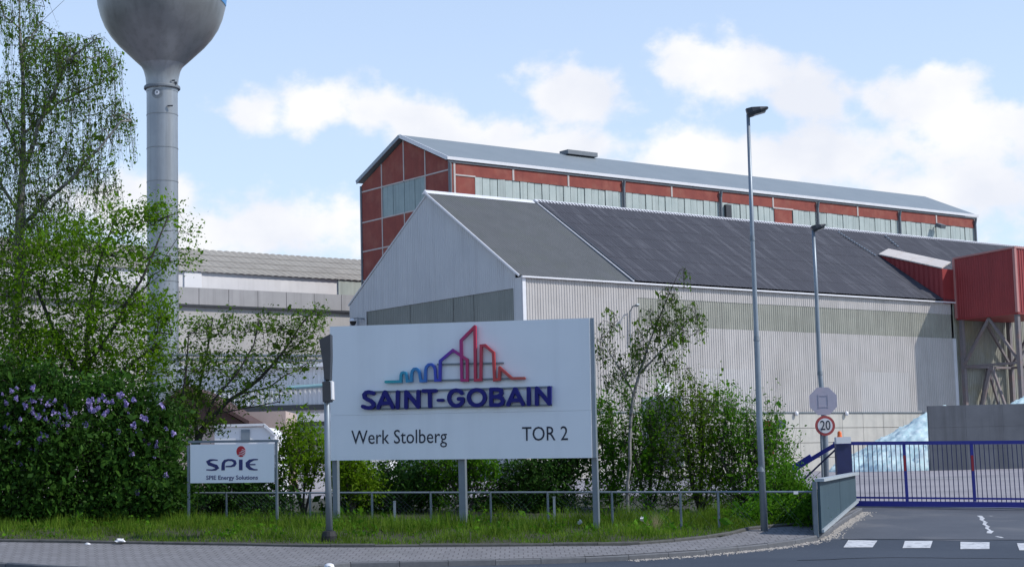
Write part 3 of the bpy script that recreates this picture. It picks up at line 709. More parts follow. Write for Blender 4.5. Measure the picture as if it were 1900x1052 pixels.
# roof
for s0, s1, nm in ((-.12, RW / 2, 'roof_slope'), (RW + .12, RW / 2, 'roof_slope')):
    ze = REV - (RRZ - REV) / (RW / 2) * .12
    MB().prism([K(-.5, s0, ze), K(-.5, s1, RRZ), K(-.5, s1, RRZ + .25), K(-.5, s0, ze + .25)], u * (RL + 1.0)).build(nm, M['roof_metal'], red)
MB().box(K(RL / 2, -.21, REV + .06), u, g, Z, RL + 1.1, 0.17, 0.34).build('gutter', M['flash_white'], red)
MB().box(K(RL / 2, -.06, REV - .26), u, g, Z, RL + .6, 0.18, 0.2).build('soffit', M['pipe'], red)
MB().bar(K(-.52, -.2, REV + .05), K(-.52, RW / 2, RRZ + .12), .12, .42).build('verge_trim', M['flash_white'], red)
MB().bar(K(-.52, RW + .2, REV + .05), K(-.52, RW / 2, RRZ + .12), .12, .42).build('verge_trim', M['galv'], red)
hp = ip(1074, 294, RC + g * (RW / 2), g)
ht = (hp - RC).dot(u)
MB().box(K(ht, RW / 2, RRZ + .45), u, g, Z, 4.6, 1.6, .5).build('roof_hatch', M['pipe'], red)
# hood, vent and floodlight on the clerestory
a = ip(1436, 404, RC - g * 0.2, g); b = ip(1466, 413, RC - g * .2, g)
tt = (a - RC).dot(u)
MB().prism([K(tt, -.1, RZ + 1.25), K(tt, -2.6, RZ + .35), K(tt, -2.6, RZ + .15), K(tt, -.1, RZ + .95)], u * 4.6).build('vent_hood', M['cream_sheet'], red)
tt = rt(1349, 395); zz = rz_(1349, 395)
MB().box(K(tt, -.15, zz), u, g, Z, .9, .4, 1.9).build('vent', M['lamp_dark'], red)
c = K(rt(1734, 420), -1.0, rz_(1734, 421))
t = thing('wall_floodlight', 'grey floodlight sticking out from the clerestory of the brick hall', 'lamp', c)
MB().bar(c + g * .95, c, .16, .16).build('arm', M['pipe'], t)
MB().box(c, nrm(g + Z * .4), u, nrm(np.cross(g + Z * .4, u)), 1.0, 1.0, .5).build('lamp_head', M['pipe'], t)

# ------------------------------------------------------------------ red conveyor house on its trestle, and the dormer it serves
BT = TBOX + .25
def bp(px, py): p = ip(px, py, H(BT, 0, 0), u); return -(p - H(BT, 0, 0)).dot(g), p[2]
o_r, zt_r = bp(1882, 461); o_l, zt_l = bp(1769, 482)
zb_ = (bp(1769, 588)[1] + bp(1882, 583)[1]) / 2
boxo = o_r
bb = H(BT, -boxo / 2, gz)
cb = thing('conveyor_house', 'dark red corrugated box house raised on steel legs beside the hall', 'building', H(BT, -boxo / 2, zb_))
o0 = max(0.25, o_l)
zt1, zt0 = zt_r, zt_l
BL = 9.0
def lintop(x): return zt0 + (zt1 - zt0) * x / (boxo - o0)
ribbed(H(BT, -o0, 0), nf, nl, boxo - o0, zb_, lintop, pitch=.32).build('side_sheet', M['red_sheet'], cb)
ribbed(H(BT, -boxo, 0), u, nf, BL, zb_, zt1, pitch=.42, depth=.07).build('front_sheet', M['red_sheet'], cb)
MB().prism([H(BT - .15, -o0, zt0), H(BT - .15, -boxo - .15, zt1 + .02), H(BT - .15, -boxo - .15, zt1 + .2), H(BT - .15, -o0, zt0 + .18)], u * (BL + .3)).build('roof', M['red_pale'], cb)
MB().box(H(BT + BL / 2, -(o0 + boxo) / 2, zb_ - .08), u, g, Z, BL, boxo - o0, .22).build('floor_plate', M['red_sheet'], cb)
MB().box(H(BT + BL, -(o0 + boxo) / 2, (zb_ + zt0) / 2), u, g, Z, .1, boxo - o0, zt0 - zb_).build('side_sheet', M['red_sheet'], cb)
MB().box(H(BT - .02, -boxo + .02, (zb_ + zt1) / 2), u, g, Z, .34, .3, zt1 - zb_).build('corner_trim', M['red_pale'], cb)
MB().box(H(BT - .04, -o0 - .05, (zb_ + zt0) / 2), u, g, Z, .2, .3, zt0 - zb_).build('corner_trim', M['red_pale'], cb)
# dormer on the roof
dm_base = roof_pt(1640, 480, 0.0)
dm = thing('roof_dormer', 'red sided dormer with cream roof on the dark hall roof', 'dormer', dm_base)
tA = (roof_pt(1632, 474, .2) - C0).dot(u)
sA = (roof_pt(1632, 474, .2) - C0).dot(g)
def rzat(s): return EV + (RZ - EV) * s / HR + .2
ztop = rzat(sA) + .1
sB = -.25
_a, _b = ip(1630, 471, H(tA - .25, 0, 0), u), ip(1772, 502, H(tA - .25, 0, 0), u)
_sa, _sb = (_a - C0).dot(g), (_b - C0).dot(g)
zB = _a[2] + (_b[2] - _a[2]) * (sB - _sa) / (_sb - _sa) - .14
ztop = _a[2] + (_b[2] - _a[2]) * (sA - _sa) / (_sb - _sa) - .14
ds0 = H(tA, sA, rzat(sA) + .1)
side = [H(BT - 3.0 + .0, sA, rzat(sA)), ]
tD = tA
mb = MB()
n = 26
Vv = []
for i in range(n + 1):
    f = i / n; s = sA + (sB - sA) * f
    zl = rzat(s) if s > 0 else rzat(0) - .2; zh = ztop + (zB - ztop) * f
    off = .05 if i % 2 else 0
    Vv += [H(tD - off, s, zl - .1), H(tD - off, s, max(zh, zl))]
mb.add(Vv, [(2 * i, 2 * i + 2, 2 * i + 3, 2 * i + 1) for i in range(n)]); mb.build('side_wall', M['red_sheet'], dm)
dA, dB = _a, _a + (_b - _a) * (sB - .2 - _sa) / (_sb - _sa)
dD = ip(1648, 461, H(tD + 3.2, 0, 0), u); dC = dD + (dB - dA)
for k in range(4):
    f0, f1 = k / 4 + .004, (k + 1) / 4 - .004
    e0_, e1_ = dA + (dB - dA) * f0, dA + (dB - dA) * f1; h0_, h1_ = dD + (dC - dD) * f0, dD + (dC - dD) * f1
    MB().prism([e0_, e1_, h1_, h0_], -Z * .12).build('roof_sheet', M['cream_sheet'], dm)
MB().prism([H(tD, sB, EV - .1), H(tD, sB, zB), H(tD + BT - tD + 1, sB, zB), H(BT + 1, sB, EV - .1)], g * .1).build('front_wall', M['red_sheet'], dm)
MB().bar(H(tD - .1, sA, rzat(sA) + .1), H(tD - .1, 0, rzat(0) + .1), .25, .15, upn).build('flashing', M['pipe'], dm)

# steel trestle
tre = thing('steel_trestle', 'weathered steel trestle with crossed braces under the red conveyor house', 'trestle', H(BT + BL / 2, -boxo / 2, gz))
zfl = zb_ - .2
legs = [(BT + .4, -.6), (BT + .4, -boxo + .4), (BT + BL - .4, -.6), (BT + BL - .4, -boxo + .4)]
zm = ip(1800, 679, H(BT, -boxo / 2, 0), u)[2]
for t_, s_ in legs:
    MB().bar(H(t_, s_, gz), H(t_, s_, zfl), .42, .42, u).build('leg', M['steel_old'], tre)
for z0, z1 in ((gz, zm), (zm, zfl)):
    for (a, b) in ((0, 1), (1, 3), (0, 2), (2, 3)):
        ta, sa = legs[a]; tb_, sb = legs[b]; tm, sm = (ta + tb_) / 2, (sa + sb) / 2
        MB().bar(H(ta, sa, z0 + .1), H(tm, sm, z1 - .1), .26, .26, u + Z * .01).build('brace', M['steel_old'], tre)
        MB().bar(H(tb_, sb, z0 + .1), H(tm, sm, z1 - .1), .26, .26, u + Z * .01).build('brace', M['steel_old'], tre)
for (a, b) in ((0, 1), (1, 3), (0, 2), (2, 3)):
    MB().bar(H(*legs[a], zm), H(*legs[b], zm), .3, .24).build('beam', M['steel_old'], tre)

# ------------------------------------------------------------------ cullet bay
bw_c = ip(1722, 753, np.array([0, 141.0, 0]), np.array([0, 1.0, 0]))
bwz = G(bw_c[0], 141) - .1
bk_ = thing('bay_wall', 'concrete bay wall, shade darkened into its grey, standing before the pale glass heap', 'wall', (bw_c[0] + 12, 141, bwz))
bx_top = bw_c[2]; wb = 2.99
for i in range(9):
    for r in range(3):
        zl = bwz + (bx_top - bwz) * r / 3; zh = bwz + (bx_top - bwz) * (r + 1) / 3
        c = np.array([bw_c[0] + (i + .5) * 3.0, 141.25, (zl + zh) / 2])
        MB().box(c, (1, 0, 0), (0, 1, 0), (0, 0, 1), wb, .5, zh - zl - .012).build('concrete_panel', M['bunker_shaded'], bk_, loc=c)
MB().box((bw_c[0] + 13.5, 141.3, (bwz + bx_top) / 2 - .05), (1, 0, 0), (0, 1, 0), (0, 0, 1), 26.9, .3, bx_top - bwz - .1).build('wall_core', M['bunker_shaded'], bk_)

def mound(name, label, cxy, rx, ry, h, seed, p=1.15):
    r = np.random.default_rng(seed); n = 120
    xs = np.linspace(-1.05, 1.05, n); X_, Y_ = np.meshgrid(xs, xs)
    rad = np.sqrt(X_ ** 2 + Y_ ** 2)
    z = np.clip(1 - rad, 0, 1) ** p * h
    # broken surface: ridged sums of sines plus random chips
    for k in range(26):
        a = r.random() * 6.28; f = r.uniform(6, 40); z += np.where(rad < .97, (np.abs(np.sin((X_ * math.cos(a) + Y_ * math.sin(a)) * f + r.random() * 6)) - .6) * h * .12 / f, 0)
    z += np.where(rad < .97, r.normal(0, .045, z.shape) + np.where(r.random(z.shape) < .06, .12, 0), 0)
    z = np.where(rad > 1.0, -.3, z)
    gx = cxy[0] + X_ * rx; gy = cxy[1] + Y_ * ry
    b0 = G(*cxy)
    V = np.c_[gx.ravel(), gy.ravel(), (z + b0).ravel()]
    Q = [(j * n + i, j * n + i + 1, (j + 1) * n + i + 1, (j + 1) * n + i) for j in range(n - 1) for i in range(n - 1)]
    o = link_mesh(name, mesh_arrays(name, V, np.array(Q)), M['cullet'], loc=(cxy[0], cxy[1], b0))
    return tag(o, label, 'pile', kind='stuff')
pk = at(1752, 752, 152.5)
mound('cullet_heap', 'pale turquoise heap of broken glass spilling left of the dark bay wall', (pk[0], 152.5), 10.4, 9.4, pk[2] - G(pk[0], 152), 3, .92)
pk = at(1915, 726, 158.0)
mound('cullet_heap', 'pale glass heap whose top shows above the bay wall at right', (pk[0], 158.0), 11.0, 9.5, pk[2] - G(pk[0], 158), 5, .92)

# ------------------------------------------------------------------ buildings on the left
def par(px, py, Y): return at(px, py, Y)
PB = at(640, 577, 181.0)                                  # front plane of the parapet block
def pz(px, py): return ip(px, py, PB, g)[2]
def ptt(px, py=560): return (ip(px, py, PB, g) - PB).dot(u)
def Bk(t, s, z): return np.array([PB[0] + u[0] * t + g[0] * s, PB[1] + u[1] * t + g[1] * s, z])
t0_, t1_ = ptt(-60), 6.0
zp1, zp0 = pz(500, 541), pz(500, 571)
pbz = G(PB[0], PB[1]) - .2
blk = thing('parapet_block', 'long cream factory block with grey parapet band left of the grey hall', 'building', Bk((t0_ + t1_) / 2, 0, pbz))
MB().prism([Bk(t0_, 0, pbz), Bk(t0_, 14, pbz), Bk(t0_, 14, zp1 - .2), Bk(t0_, 0, zp1 - .2)], u * (t1_ - t0_)).build('wall', M['beige_wall'], blk)
npar = 14
for i in range(npar):
    a = t0_ + (t1_ - t0_) * i / npar; w = (t1_ - t0_) / npar
    MB().box(Bk(a + w / 2, -.12, (zp0 + zp1) / 2), u, g, Z, w - .06, .35, zp1 - zp0).build('parapet_panel', M['parapet'], blk)
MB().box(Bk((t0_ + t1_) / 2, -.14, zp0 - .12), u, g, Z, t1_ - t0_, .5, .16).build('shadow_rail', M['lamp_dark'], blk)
# hall with beige roof behind it
PU = PB + g * 22
def Uk(t, s, z): return np.array([PU[0] + u[0] * t + g[0] * s, PU[1] + u[1] * t + g[1] * s, z])
def uz(px, py, s=0): return ip(px, py, PU + g * s, g)[2]
zue = uz(520, 512); zur = uz(520, 474, 8.0)
uh = thing('beige_roofed_hall', 'long hall with weathered beige roof and pale wall behind the parapet block', 'building', Uk(-20, 0, pbz))
ut0, ut1 = (ip(-80, 500, PU, g) - PU).dot(u), 30.0
MB().prism([Uk(ut0, 0, pbz), Uk(ut0, 16, pbz), Uk(ut0, 16, zue), Uk(ut0, 8, zur - .2), Uk(ut0, 0, zue)], u * (ut1 - ut0)).build('wall', M['white_wall'], uh)
ac = Uk(0, 8.2, zur) - Uk(0, -.3, zue - .2); un = nrm(np.cross(u, ac)); un = un if un[2] > 0 else -un
for k in range(4):
    slope_sheet(Uk(ut0, -.3, zue - .2) + ac * k / 4, Uk(ut1, -.3, zue - .2) + ac * k / 4, ac * .256 - un * .04, un, .9, .10, lift=.10).build('roof_course', M['beige_roof'], uh)
MB().add([Uk(ut0, 8, zur), Uk(ut1, 8, zur), Uk(ut1, 16.3, zue), Uk(ut0, 16.3, zue)], [(0, 1, 2, 3)]).build('rear_roof', M['beige_roof'], uh)
p, q = ip(342, 535, PU - g * .12, g), ip(374, 505, PU - g * .12, g)
MB().box((p + q) / 2, u, g, Z, abs((q - p).dot(u)), .12, q[2] - p[2]).build('white_panel', M['print_white'], uh)
p, q = ip(628, 548, PU - g * .12, g), ip(700, 522, PU - g * .12, g)
MB().box((p + q) / 2, u, g, Z, abs((q - p).dot(u)), .12, q[2] - p[2]).build('pale_panel', M['profile_glass'], uh)

# low ribbed annex, pipe bridge, low offices, brown roofed house, white shed
def facing(name, label, x0, y0, x1, Y, depth, mat, cat='building', ribs=None, wall_name='wall'):
    a, b = at(x0, y0, Y), at(x1, y0, Y); zg = G(a[0], Y) - .15
    t = thing(name, label, cat, ((a[0] + b[0]) / 2, Y, zg)); z = (a[2] + b[2]) / 2
    X1 = np.array([1.0, 0, 0]); Y1 = np.array([0, 1.0, 0])
    if ribs:
        ribbed((a[0], Y, 0), X1, -Y1, b[0] - a[0], zg, z, pitch=ribs, depth=.07).build(wall_name, mat, t)
        MB().box(((a[0] + b[0]) / 2, Y + depth / 2 + .1, (zg + z) / 2), X1, Y1, Z, b[0] - a[0], depth, z - zg).build('core', mat, t)
    else:
        MB().box(((a[0] + b[0]) / 2, Y + depth / 2, (zg + z) / 2), X1, Y1, Z, b[0] - a[0], depth, z - zg).build(wall_name, mat, t)
    return t, a[0], b[0], zg, z
X1 = np.array([1.0, 0, 0]); Y1 = np.array([0, 1.0, 0])
t, xa, xb, zg, zt = facing('ribbed_annex', 'low white ribbed annex seen between the bushes left of the big sign', 330, 682, 700, 124.0, 10, M['white_wall'], ribs=.34, wall_name='ribbed_wall')
MB().box(((xa + xb) / 2, 124 - .15, zt + .12), X1, Y1, Z, xb - xa + .4, .6, .3).build('eaves_trim', M['flash_white'], t)
zz = at(520, 757, 124)[2]
MB().box(((xa + xb) / 2, 124 - .25, zz), X1, Y1, Z, xb - xa, .4, .38).build('dark_rail', M['lamp_dark'], t)
zz = at(560, 715, 124)[2]
MB().tube([(at(535, 716, 124)[0], 123.7, zz - .15), (xb, 123.7, zz + .1)], .13, 8).build('teal_pipe', M['teal_pipe'], t)
pbr = thing('pipe_bridge', 'thin dark pipe run crossing above the white ribbed annex', 'pipes', (at(450, 668, 130)[0], 130, G(-20, 130)))
for dz in (0, .35):
    MB().tube([at(300, 667, 130) + Z * dz, at(700, 667, 130) + Z * (dz - .1)], .11, 8).build('pipe', M['pipe'], pbr)
for px in (330, 470, 600):
    p = at(px, 667, 130.0); MB().bar((p[0], 130, G(p[0], 130) - .1), (p[0], 130, p[2] + .4), .2, .2, X1).build('stanchion', M['pipe'], pbr)
t, xa, xb, zg, zt = facing('low_office', 'low flat building with white fascia bands and dark windows left of the sign', 495, 766, 720, 104.0, 8, M['white_wall'])
for y0, y1, mt in ((784, 792, 'glass_dark'), (792, 802, 'galv_dark'), (806, 813, 'glass_dark'), (818, 828, 'glass_dark')):
    p, q = at(500, y0, 104), at(500, y1, 104)
    MB().box(((xa + xb) / 2 + .1, 104 - .05, (p[2] + q[2]) / 2), X1, Y1, Z, xb - xa - .3, .2, p[2] - q[2]).build('window_band' if mt == 'glass_dark' else 'sill_band', M[mt], t)
# house with brown roof
hy = 92.0
e0, e1, ap = at(250, 790, hy), at(462, 788, hy), at(345, 722, hy)
zg = G(e0[0], hy) - .1
ho = thing('brown_roofed_house', 'small house with dark brown roof and pale walls behind the branches', 'house', ((e0[0] + e1[0]) / 2, hy, zg))
MB().prism([(e0[0] + .4, hy + .5, zg), (e1[0] - .4, hy + .5, zg), (e1[0] - .4, hy + .5, e1[2]), (ap[0], hy + .5, ap[2] - .2), (e0[0] + .4, hy + .5, e0[2])], (0, 7, 0)).build('wall', M['pink_wall'], ho)
for a, b in ((e0, ap), (e1, ap)):
    MB().prism([a, b, b + Z * .22, a + Z * .22], (0, 8, 0)).build('roof_slope', M['brown_roof'], ho)
MB().prism([e0 + Z * .02 + (0.2, .45, 0), e1 + Z * .02 + (-.2, .45, 0), ap + Z * .0 + (0, .45, 0)], (0, .06, 0)).build('gable_cladding', M['brown_roof'], ho)
yy = 98.0
t, xa, xb, zg, zt = facing('pale_rendered_house', 'pale pinkish rendered building between the brown roof and the ribbed annex', 330, 765, 530, yy, 5, M['pink_wall'])
# white shed
wy = 70.0
a, b = at(398, 790, wy), at(510, 790, wy); zg = G(a[0], wy) - .1
ws = thing('white_shed', 'bright white shed with sloping corner behind the top of the small sign', 'shed', ((a[0] + b[0]) / 2, wy, zg))
zt = a[2]
MB().prism([(a[0], wy, zg), (b[0], wy, zg), (b[0], wy, zt - .45), (b[0] - .45, wy, zt - .08), (a[0], wy, zt - .08)], (0, 4, 0)).build('wall', M['print_white'], ws)
MB().bar((a[0], wy - .04, zt), (b[0] - .42, wy - .04, zt), .14, .10).bar((b[0] - .43, wy - .04, zt), (b[0] + .03, wy - .04, zt - .45), .14, .10).build('roof_edge', M['flash_white'], ws)
p = at(455, 808, wy - .1)
MB().box((p[0], wy - .02, p[2]), X1, Y1, Z, .35, .06, .5).build('vent_panel', M['galv'], ws)

# ------------------------------------------------------------------ water tower
ty = 135.0
tc0 = at(302, 500, ty); tg = G(tc0[0], ty) - .2
wt = thing('water_tower', 'grey mushroom shaped water tower rising behind the birch', 'water tower', (tc0[0], ty, tg))
def tz(py): return at(302, py, ty)[2]
px2m = ty / F
pr = lambda px: px * px2m * 1.0
C_ = np.array([tc0[0], ty, 0.0])
zs = [tg, tz(170)]
MB().lathe(C_, [(pr(29), tg), (pr(29), tz(170))], 40).build('shaft', M['tower_grey'], wt, smooth=True)
for y in (215, 277, 339, 400, 462, 524, 586, 648):
    MB().lathe(C_, [(pr(29), tz(y) - .02), (pr(29) + .025, tz(y) - .02), (pr(29) + .025, tz(y) + .03), (pr(29), tz(y) + .03)], 40).build('seam_ring', M['tower_bowl'], wt)
MB().lathe(C_, [(pr(29.5), tz(172)), (pr(30), tz(155)), (pr(31), tz(145)), (pr(34), tz(133)), (pr(38), tz(125)), (pr(42), tz(121))], 48).build('neck', M['tower_grey'], wt, smooth=True)
bowl = [(42, 121), (52, 112), (66, 99), (80, 86), (95, 69), (106, 52), (114, 33), (119, 14), (121.5, -4)]
MB().lathe(C_, [(pr(r), tz(y)) for r, y in bowl], 64).build('bowl', M['tower_bowl'], wt, smooth=True)
MB().lathe(C_, [(pr(121.6), tz(-4)), (pr(122.6), tz(-10)), (pr(122.6), tz(-14))], 64).build('white_stripe', M['flash_white'], wt, smooth=True)
MB().lathe(C_, [(pr(122.6), tz(-14)), (pr(122), tz(-40)), (pr(116), tz(-75)), (pr(100), tz(-110)), (pr(60), tz(-135)), (0.05, tz(-142))], 64).build('cap', M['tower_blue'], wt, smooth=True)
# blue flash dipping into the bowl on the right
fl = []
n = 14
mbf = MB(); Vv = []
for i in range(n + 1):
    f = i / n; an = math.radians(-50 + 62 * f)
    lo = -3 + 15 * math.sin(min(1, f / .85) * math.pi * .5)
    for y in (-6, lo):
        rr = np.interp(y, [-4, 14], [121.5, 119]) + 1.0
        Vv.append(C_ + np.array([pr(rr) * math.cos(an), pr(rr) * math.sin(an), tz(y)]))
mbf.add(Vv, [(2 * i, 2 * i + 1, 2 * i + 3, 2 * i + 2) for i in range(n)]); mbf.build('blue_flash', M['tower_blue'], wt)
MB().lathe(C_, [(pr(33), tz(161)), (pr(34), tz(163)), (pr(34), tz(166)), (pr(33), tz(167))], 40).build('ring_rail', M['pipe'], wt)
for k in range(12):
    an = k * math.pi / 6
    e = C_ + np.array([math.cos(an), math.sin(an), 0]) * pr(29) + Z * tz(164); f_ = C_ + np.array([math.cos(an), math.sin(an), 0]) * pr(34) + Z * tz(164)
    MB().bar(e, f_, .1, .1).build('rail_bracket', M['pipe'], wt)
mc = C_ + np.array([-0.12 * pr(29), -pr(29.6), tz(178)])
for r0, r1, mt in ((pr(6.5), pr(8.0), 'pipe'), (pr(9.5), pr(10.8), 'tower_bowl'), (pr(2.0), pr(4.5), 'flash_white')):
    mb = MB(); n = 24; vs = []
    for k in range(n):
        a = 2 * math.pi * k / n
        for r in (r0, r1):
            xx = r * math.cos(a); d = pr(29) - math.sqrt(max(0, pr(29) ** 2 - (xx - .12 * pr(29)) ** 2))
            vs.append(mc + np.array([xx, d - .02, r * math.sin(a)]))
    mb.add(vs, [(2 * k, 2 * k + 1, 2 * ((k + 1) % n) + 1, 2 * ((k + 1) % n)) for k in range(n)]); mb.build('roundel', M[mt], wt)
for (px, py, w, h) in ((316, 197, 10, 2.2), (322, 150, 6, 2.5), (326, 155, 5, 5)):
    p = at(px, py, ty - pr(29.4) * math.cos(math.asin(min(.95, (px - 302) / 29))))
    MB().box(p - Y1 * .05, X1, Y1, Z, pr(w), .1, pr(h)).build('stain_plate', M['lamp_dark'], wt)
# ------------------------------------------------------------------ lettering helpers
def ribbon(P, n, w, back, front):
    """flat stroke following 3-D points P in a plane with normal n; w number or list; returns an MB from depth back to front"""
    P = [np.asarray(p, float) for p in P]; k = len(P)
    W = w if hasattr(w, '__len__') else [w] * k
    Lp, Rp = [], []
    for i in range(k):
        d0 = nrm(P[i] - P[i - 1]) if i > 0 else nrm(P[1] - P[0])
        d1 = nrm(P[i + 1] - P[i]) if i < k - 1 else d0
        s0, s1 = np.cross(n, d0), np.cross(n, d1); m = s0 + s1
        if np.linalg.norm(m) < .05: m = s0
        m = nrm(m); c = max(.42, m.dot(s0)); off = m * (W[i] / 2 / c)
        Lp.append(P[i] + off); Rp.append(P[i] - off)
    mb = MB(); V = []
    for i in range(k): V += [Lp[i] + n * front, Rp[i] + n * front, Lp[i] + n * back, Rp[i] + n * back]
    fs = []
    for i in range(k - 1):
        a, b = 4 * i, 4 * i + 4
        fs += [(a, a + 1, b + 1, b), (a + 2, b + 2, b + 3, a + 3), (a, b, b + 2, a + 2), (a + 1, a + 3, b + 3, b + 1)]
    fs += [(0, 2, 3, 1), (4 * k - 4, 4 * k - 3, 4 * k - 1, 4 * k - 2)]
    mb.add(V, fs); return mb
def disc(mb, c, n, r, back, front, k=14, rz=None):
    a = nrm(np.cross(n, Z)); b = np.cross(a, n)
    V = []
    for d in (front, back):
        for i in range(k):
            t = 2 * math.pi * i / k; V.append(np.asarray(c) + a * r * math.cos(t) + b * (rz or r) * math.sin(t) + n * d)
    mb.add(V, [tuple(range(k)), tuple(range(2 * k - 1, k - 1, -1))] + [(i, i + k, (i + 1) % k + k, (i + 1) % k) for i in range(k)])
def arc(cx, cy, rx, ry, a0, a1, n=14):
    return [(cx + rx * math.cos(math.radians(a0 + (a1 - a0) * i / n)), cy - ry * math.sin(math.radians(a0 + (a1 - a0) * i / n))) for i in range(n + 1)]
def text_obj(s, name, mat, parent, A, B, top, n, depth=.004, off=.004, bold=0.0, squeeze=True):
    """text from baseline left A to right B, cap height given by point top above A"""
    cu = bpy.data.curves.new(name, 'FONT'); cu.body = s; cu.size = 1.0; cu.extrude = 0.01; cu.offset = bold; cu.resolution_u = 3
    ob = bpy.data.objects.new(name, cu); COL.objects.link(ob)
    dg = bpy.context.evaluated_depsgraph_get(); dg.update()
    me = bpy.data.meshes.new_from_object(ob.evaluated_get(dg)); bpy.data.objects.remove(ob)
    k = len(me.vertices); co = np.empty(k * 3); me.vertices.foreach_get('co', co); co = co.reshape(-1, 3)
    x0, x1 = co[:, 0].min(), co[:, 0].max()
    caph = 0.615
    A, B, top = (np.asarray(p, float) for p in (A, B, top))
    bx = (B - A) / (x1 - x0); up_ = (top - A); up_ = up_ - nrm(B - A) * up_.dot(nrm(B - A)); by = up_ / caph
    out = A + (co[:, :1] - x0) * bx + co[:, 1:2] * by + n * (off + (co[:, 2:3] + .01) / .02 * depth)
    me.vertices.foreach_set('co', out.ravel()); me.materials.clear(); me.update()
    return link_mesh(name, me, mat, parent)

# ------------------------------------------------------------------ the large sign
PL, PR = at(612, 854, 44.2), at(1097, 849, 42.3)
sx = nrm(np.array([PR[0] - PL[0], PR[1] - PL[1], 0])); sn = np.array([sx[1], -sx[0], 0.0])      # face normal towards the street
if sn[1] > 0: sn = -sn
def sp(px, py): return ip(px, py, PL, sn)
sg = G(*((PL + PR) / 2)[:2]) + KT
sign = thing('company_sign', 'large white sign board on three posts with blue raised letters and skyline emblem', 'sign', ((PL + PR) / 2)[:2].tolist() + [sg])
TL, TR_, BR, BL_ = sp(612, 606), sp(1093.5, 590), sp(1098.5, 849), sp(613, 854)
ML, MR = sp(612.6, 771), sp(1096.7, 761)
upan = MB().prism([TL, TR_, MR + Z * .002, ML + Z * .002], -sn * .09).build('upper_panel', M['board_white'], sign)
lpan = MB().prism([ML - Z * .002, MR - Z * .002, BR, BL_], -sn * .09).build('lower_panel', M['board_white'], sign)
MB().prism([sp(618, 612) , sp(1088, 597), sp(1092, 843), sp(618, 848)], -sn * .02).build('backing', M['galv_dark'], sign).location += Vector(-sn * .1)
MB().bar(TR_ + sx * .03 - sn * .05, BR + sx * .03 - sn * .05, .14, .05, sn).build('edge_profile', M['galv'], sign)
for (xt, yt, w) in ((617, 860, .13), (853, 860, .17), (1100, 860, .13)):
    p = sp(xt, yt) - sn * .22; zb = G(p[0], p[1]) + .05
    top = sp(xt, 640) - sn * .22
    MB().box((p[0], p[1], (zb + top[2]) / 2), sx, sn, Z, w, .16, top[2] - zb).build('post', M['galv_dark'], sign)
# raised letters, pixel positions read from an enlargement (origin 660,700, 5x)
lw = 36 / 5.0 * 43.2 / F
letters = [
    ('letter_s', [[(178, 150), (160, 141), (135, 137), (108, 143), (92, 163), (97, 188), (122, 205), (152, 219), (176, 240), (180, 262), (163, 278), (135, 284), (105, 281), (80, 270)]]),
    ('letter_a', [[(222, 282), (285, 137)], [(285, 137), (358, 278)], [(248, 242), (328, 238)]]),
    ('letter_i', [[(404, 136), (401, 280)]]),
    ('letter_n', [[(481, 280), (481, 135)], [(481, 135), (594, 274)], [(594, 274), (595, 132)]]),
    ('letter_t', [[(640, 127), (755, 125)], [(700, 128), (702, 270)]]),
    ('hyphen', [[(778, 213), (820, 212)]]),
    ('letter_g', [arc(945, 192, 66, 72, 38, 330, 22) + [(1004, 200)], [(1004, 200), (968, 200)]]),
    ('letter_o', [arc(1135, 188, 74, 72, 90, 450, 32)]),
    ('letter_b', [[(1268, 112), (1268, 256)], [(1268, 113), (1330, 112), (1358, 122), (1364, 145), (1352, 166), (1326, 180), (1268, 181)], [(1326, 180), (1362, 192), (1378, 216), (1370, 243), (1340, 256), (1268, 257)]]),
    ('letter_a', [[(1425, 254), (1490, 108)], [(1490, 108), (1563, 250)], [(1452, 214), (1532, 211)]]),
    ('letter_i', [[(1615, 105), (1617, 250)]]),
    ('letter_n', [[(1691, 250), (1690, 101)], [(1690, 101), (1808, 245)], [(1808, 245), (1807, 98)]]),
]
for nm, strokes in letters:
    mb = MB()
    for k, st in enumerate(strokes):
        P = [sp(660 + x / 5, 700 + y / 5) for x, y in st]
        fr = .13 + .003 * k
        w = lw * (.8 if nm == 'hyphen' else 1.0)
        r = ribbon(P, sn, w, .05, fr); mb.add(r.v, r.f)
        if nm != 'letter_o':
            for e in (P[0], P[-1]): disc(mb, e, sn, w / 2 * .985, .052, fr - .0015)
    mb.build(nm, M['letter_blue'], upan)
def emblem_mat():
    m = bpy.data.materials.new('emblem_gradient'); m.use_nodes = True; nt = m.node_tree; N, L = nt.nodes.new, nt.links.new
    b = nt.nodes['Principled BSDF']; b.inputs['Roughness'].default_value = .4
    geo = N('ShaderNodeNewGeometry'); sep = N('ShaderNodeSeparateXYZ'); L(geo.outputs['Position'], sep.inputs[0])
    mr = N('ShaderNodeMapRange'); L(sep.outputs[0], mr.inputs['Value']); mr.inputs['From Min'].default_value = float(sp(718, 700)[0]); mr.inputs['From Max'].default_value = float(sp(975, 700)[0])
    rp = N('ShaderNodeValToRGB'); L(mr.outputs[0], rp.inputs[0]); e = rp.color_ramp.elements
    stops = [(0, (.01, .34, .36)), (.10, (.01, .28, .40)), (.26, (.02, .16, .46)), (.36, (.02, .05, .42)), (.40, (.03, .02, .36)), (.47, (.16, .01, .28)), (.54, (.34, .01, .16)), (.62, (.44, .015, .07)), (.80, (.46, .04, .04)), (1, (.42, .08, .06))]
    e[0].position, e[0].color = stops[0][0], (*stops[0][1], 1); e[1].position, e[1].color = 1, (*stops[-1][1], 1)
    for p, c in stops[1:-1]: k = e.new(p); k.color = (*c, 1)
    L(rp.outputs[0], b.inputs['Base Color']); return m
em = emblem_mat()
ew = 36 / 7.037 * 43.2 / F
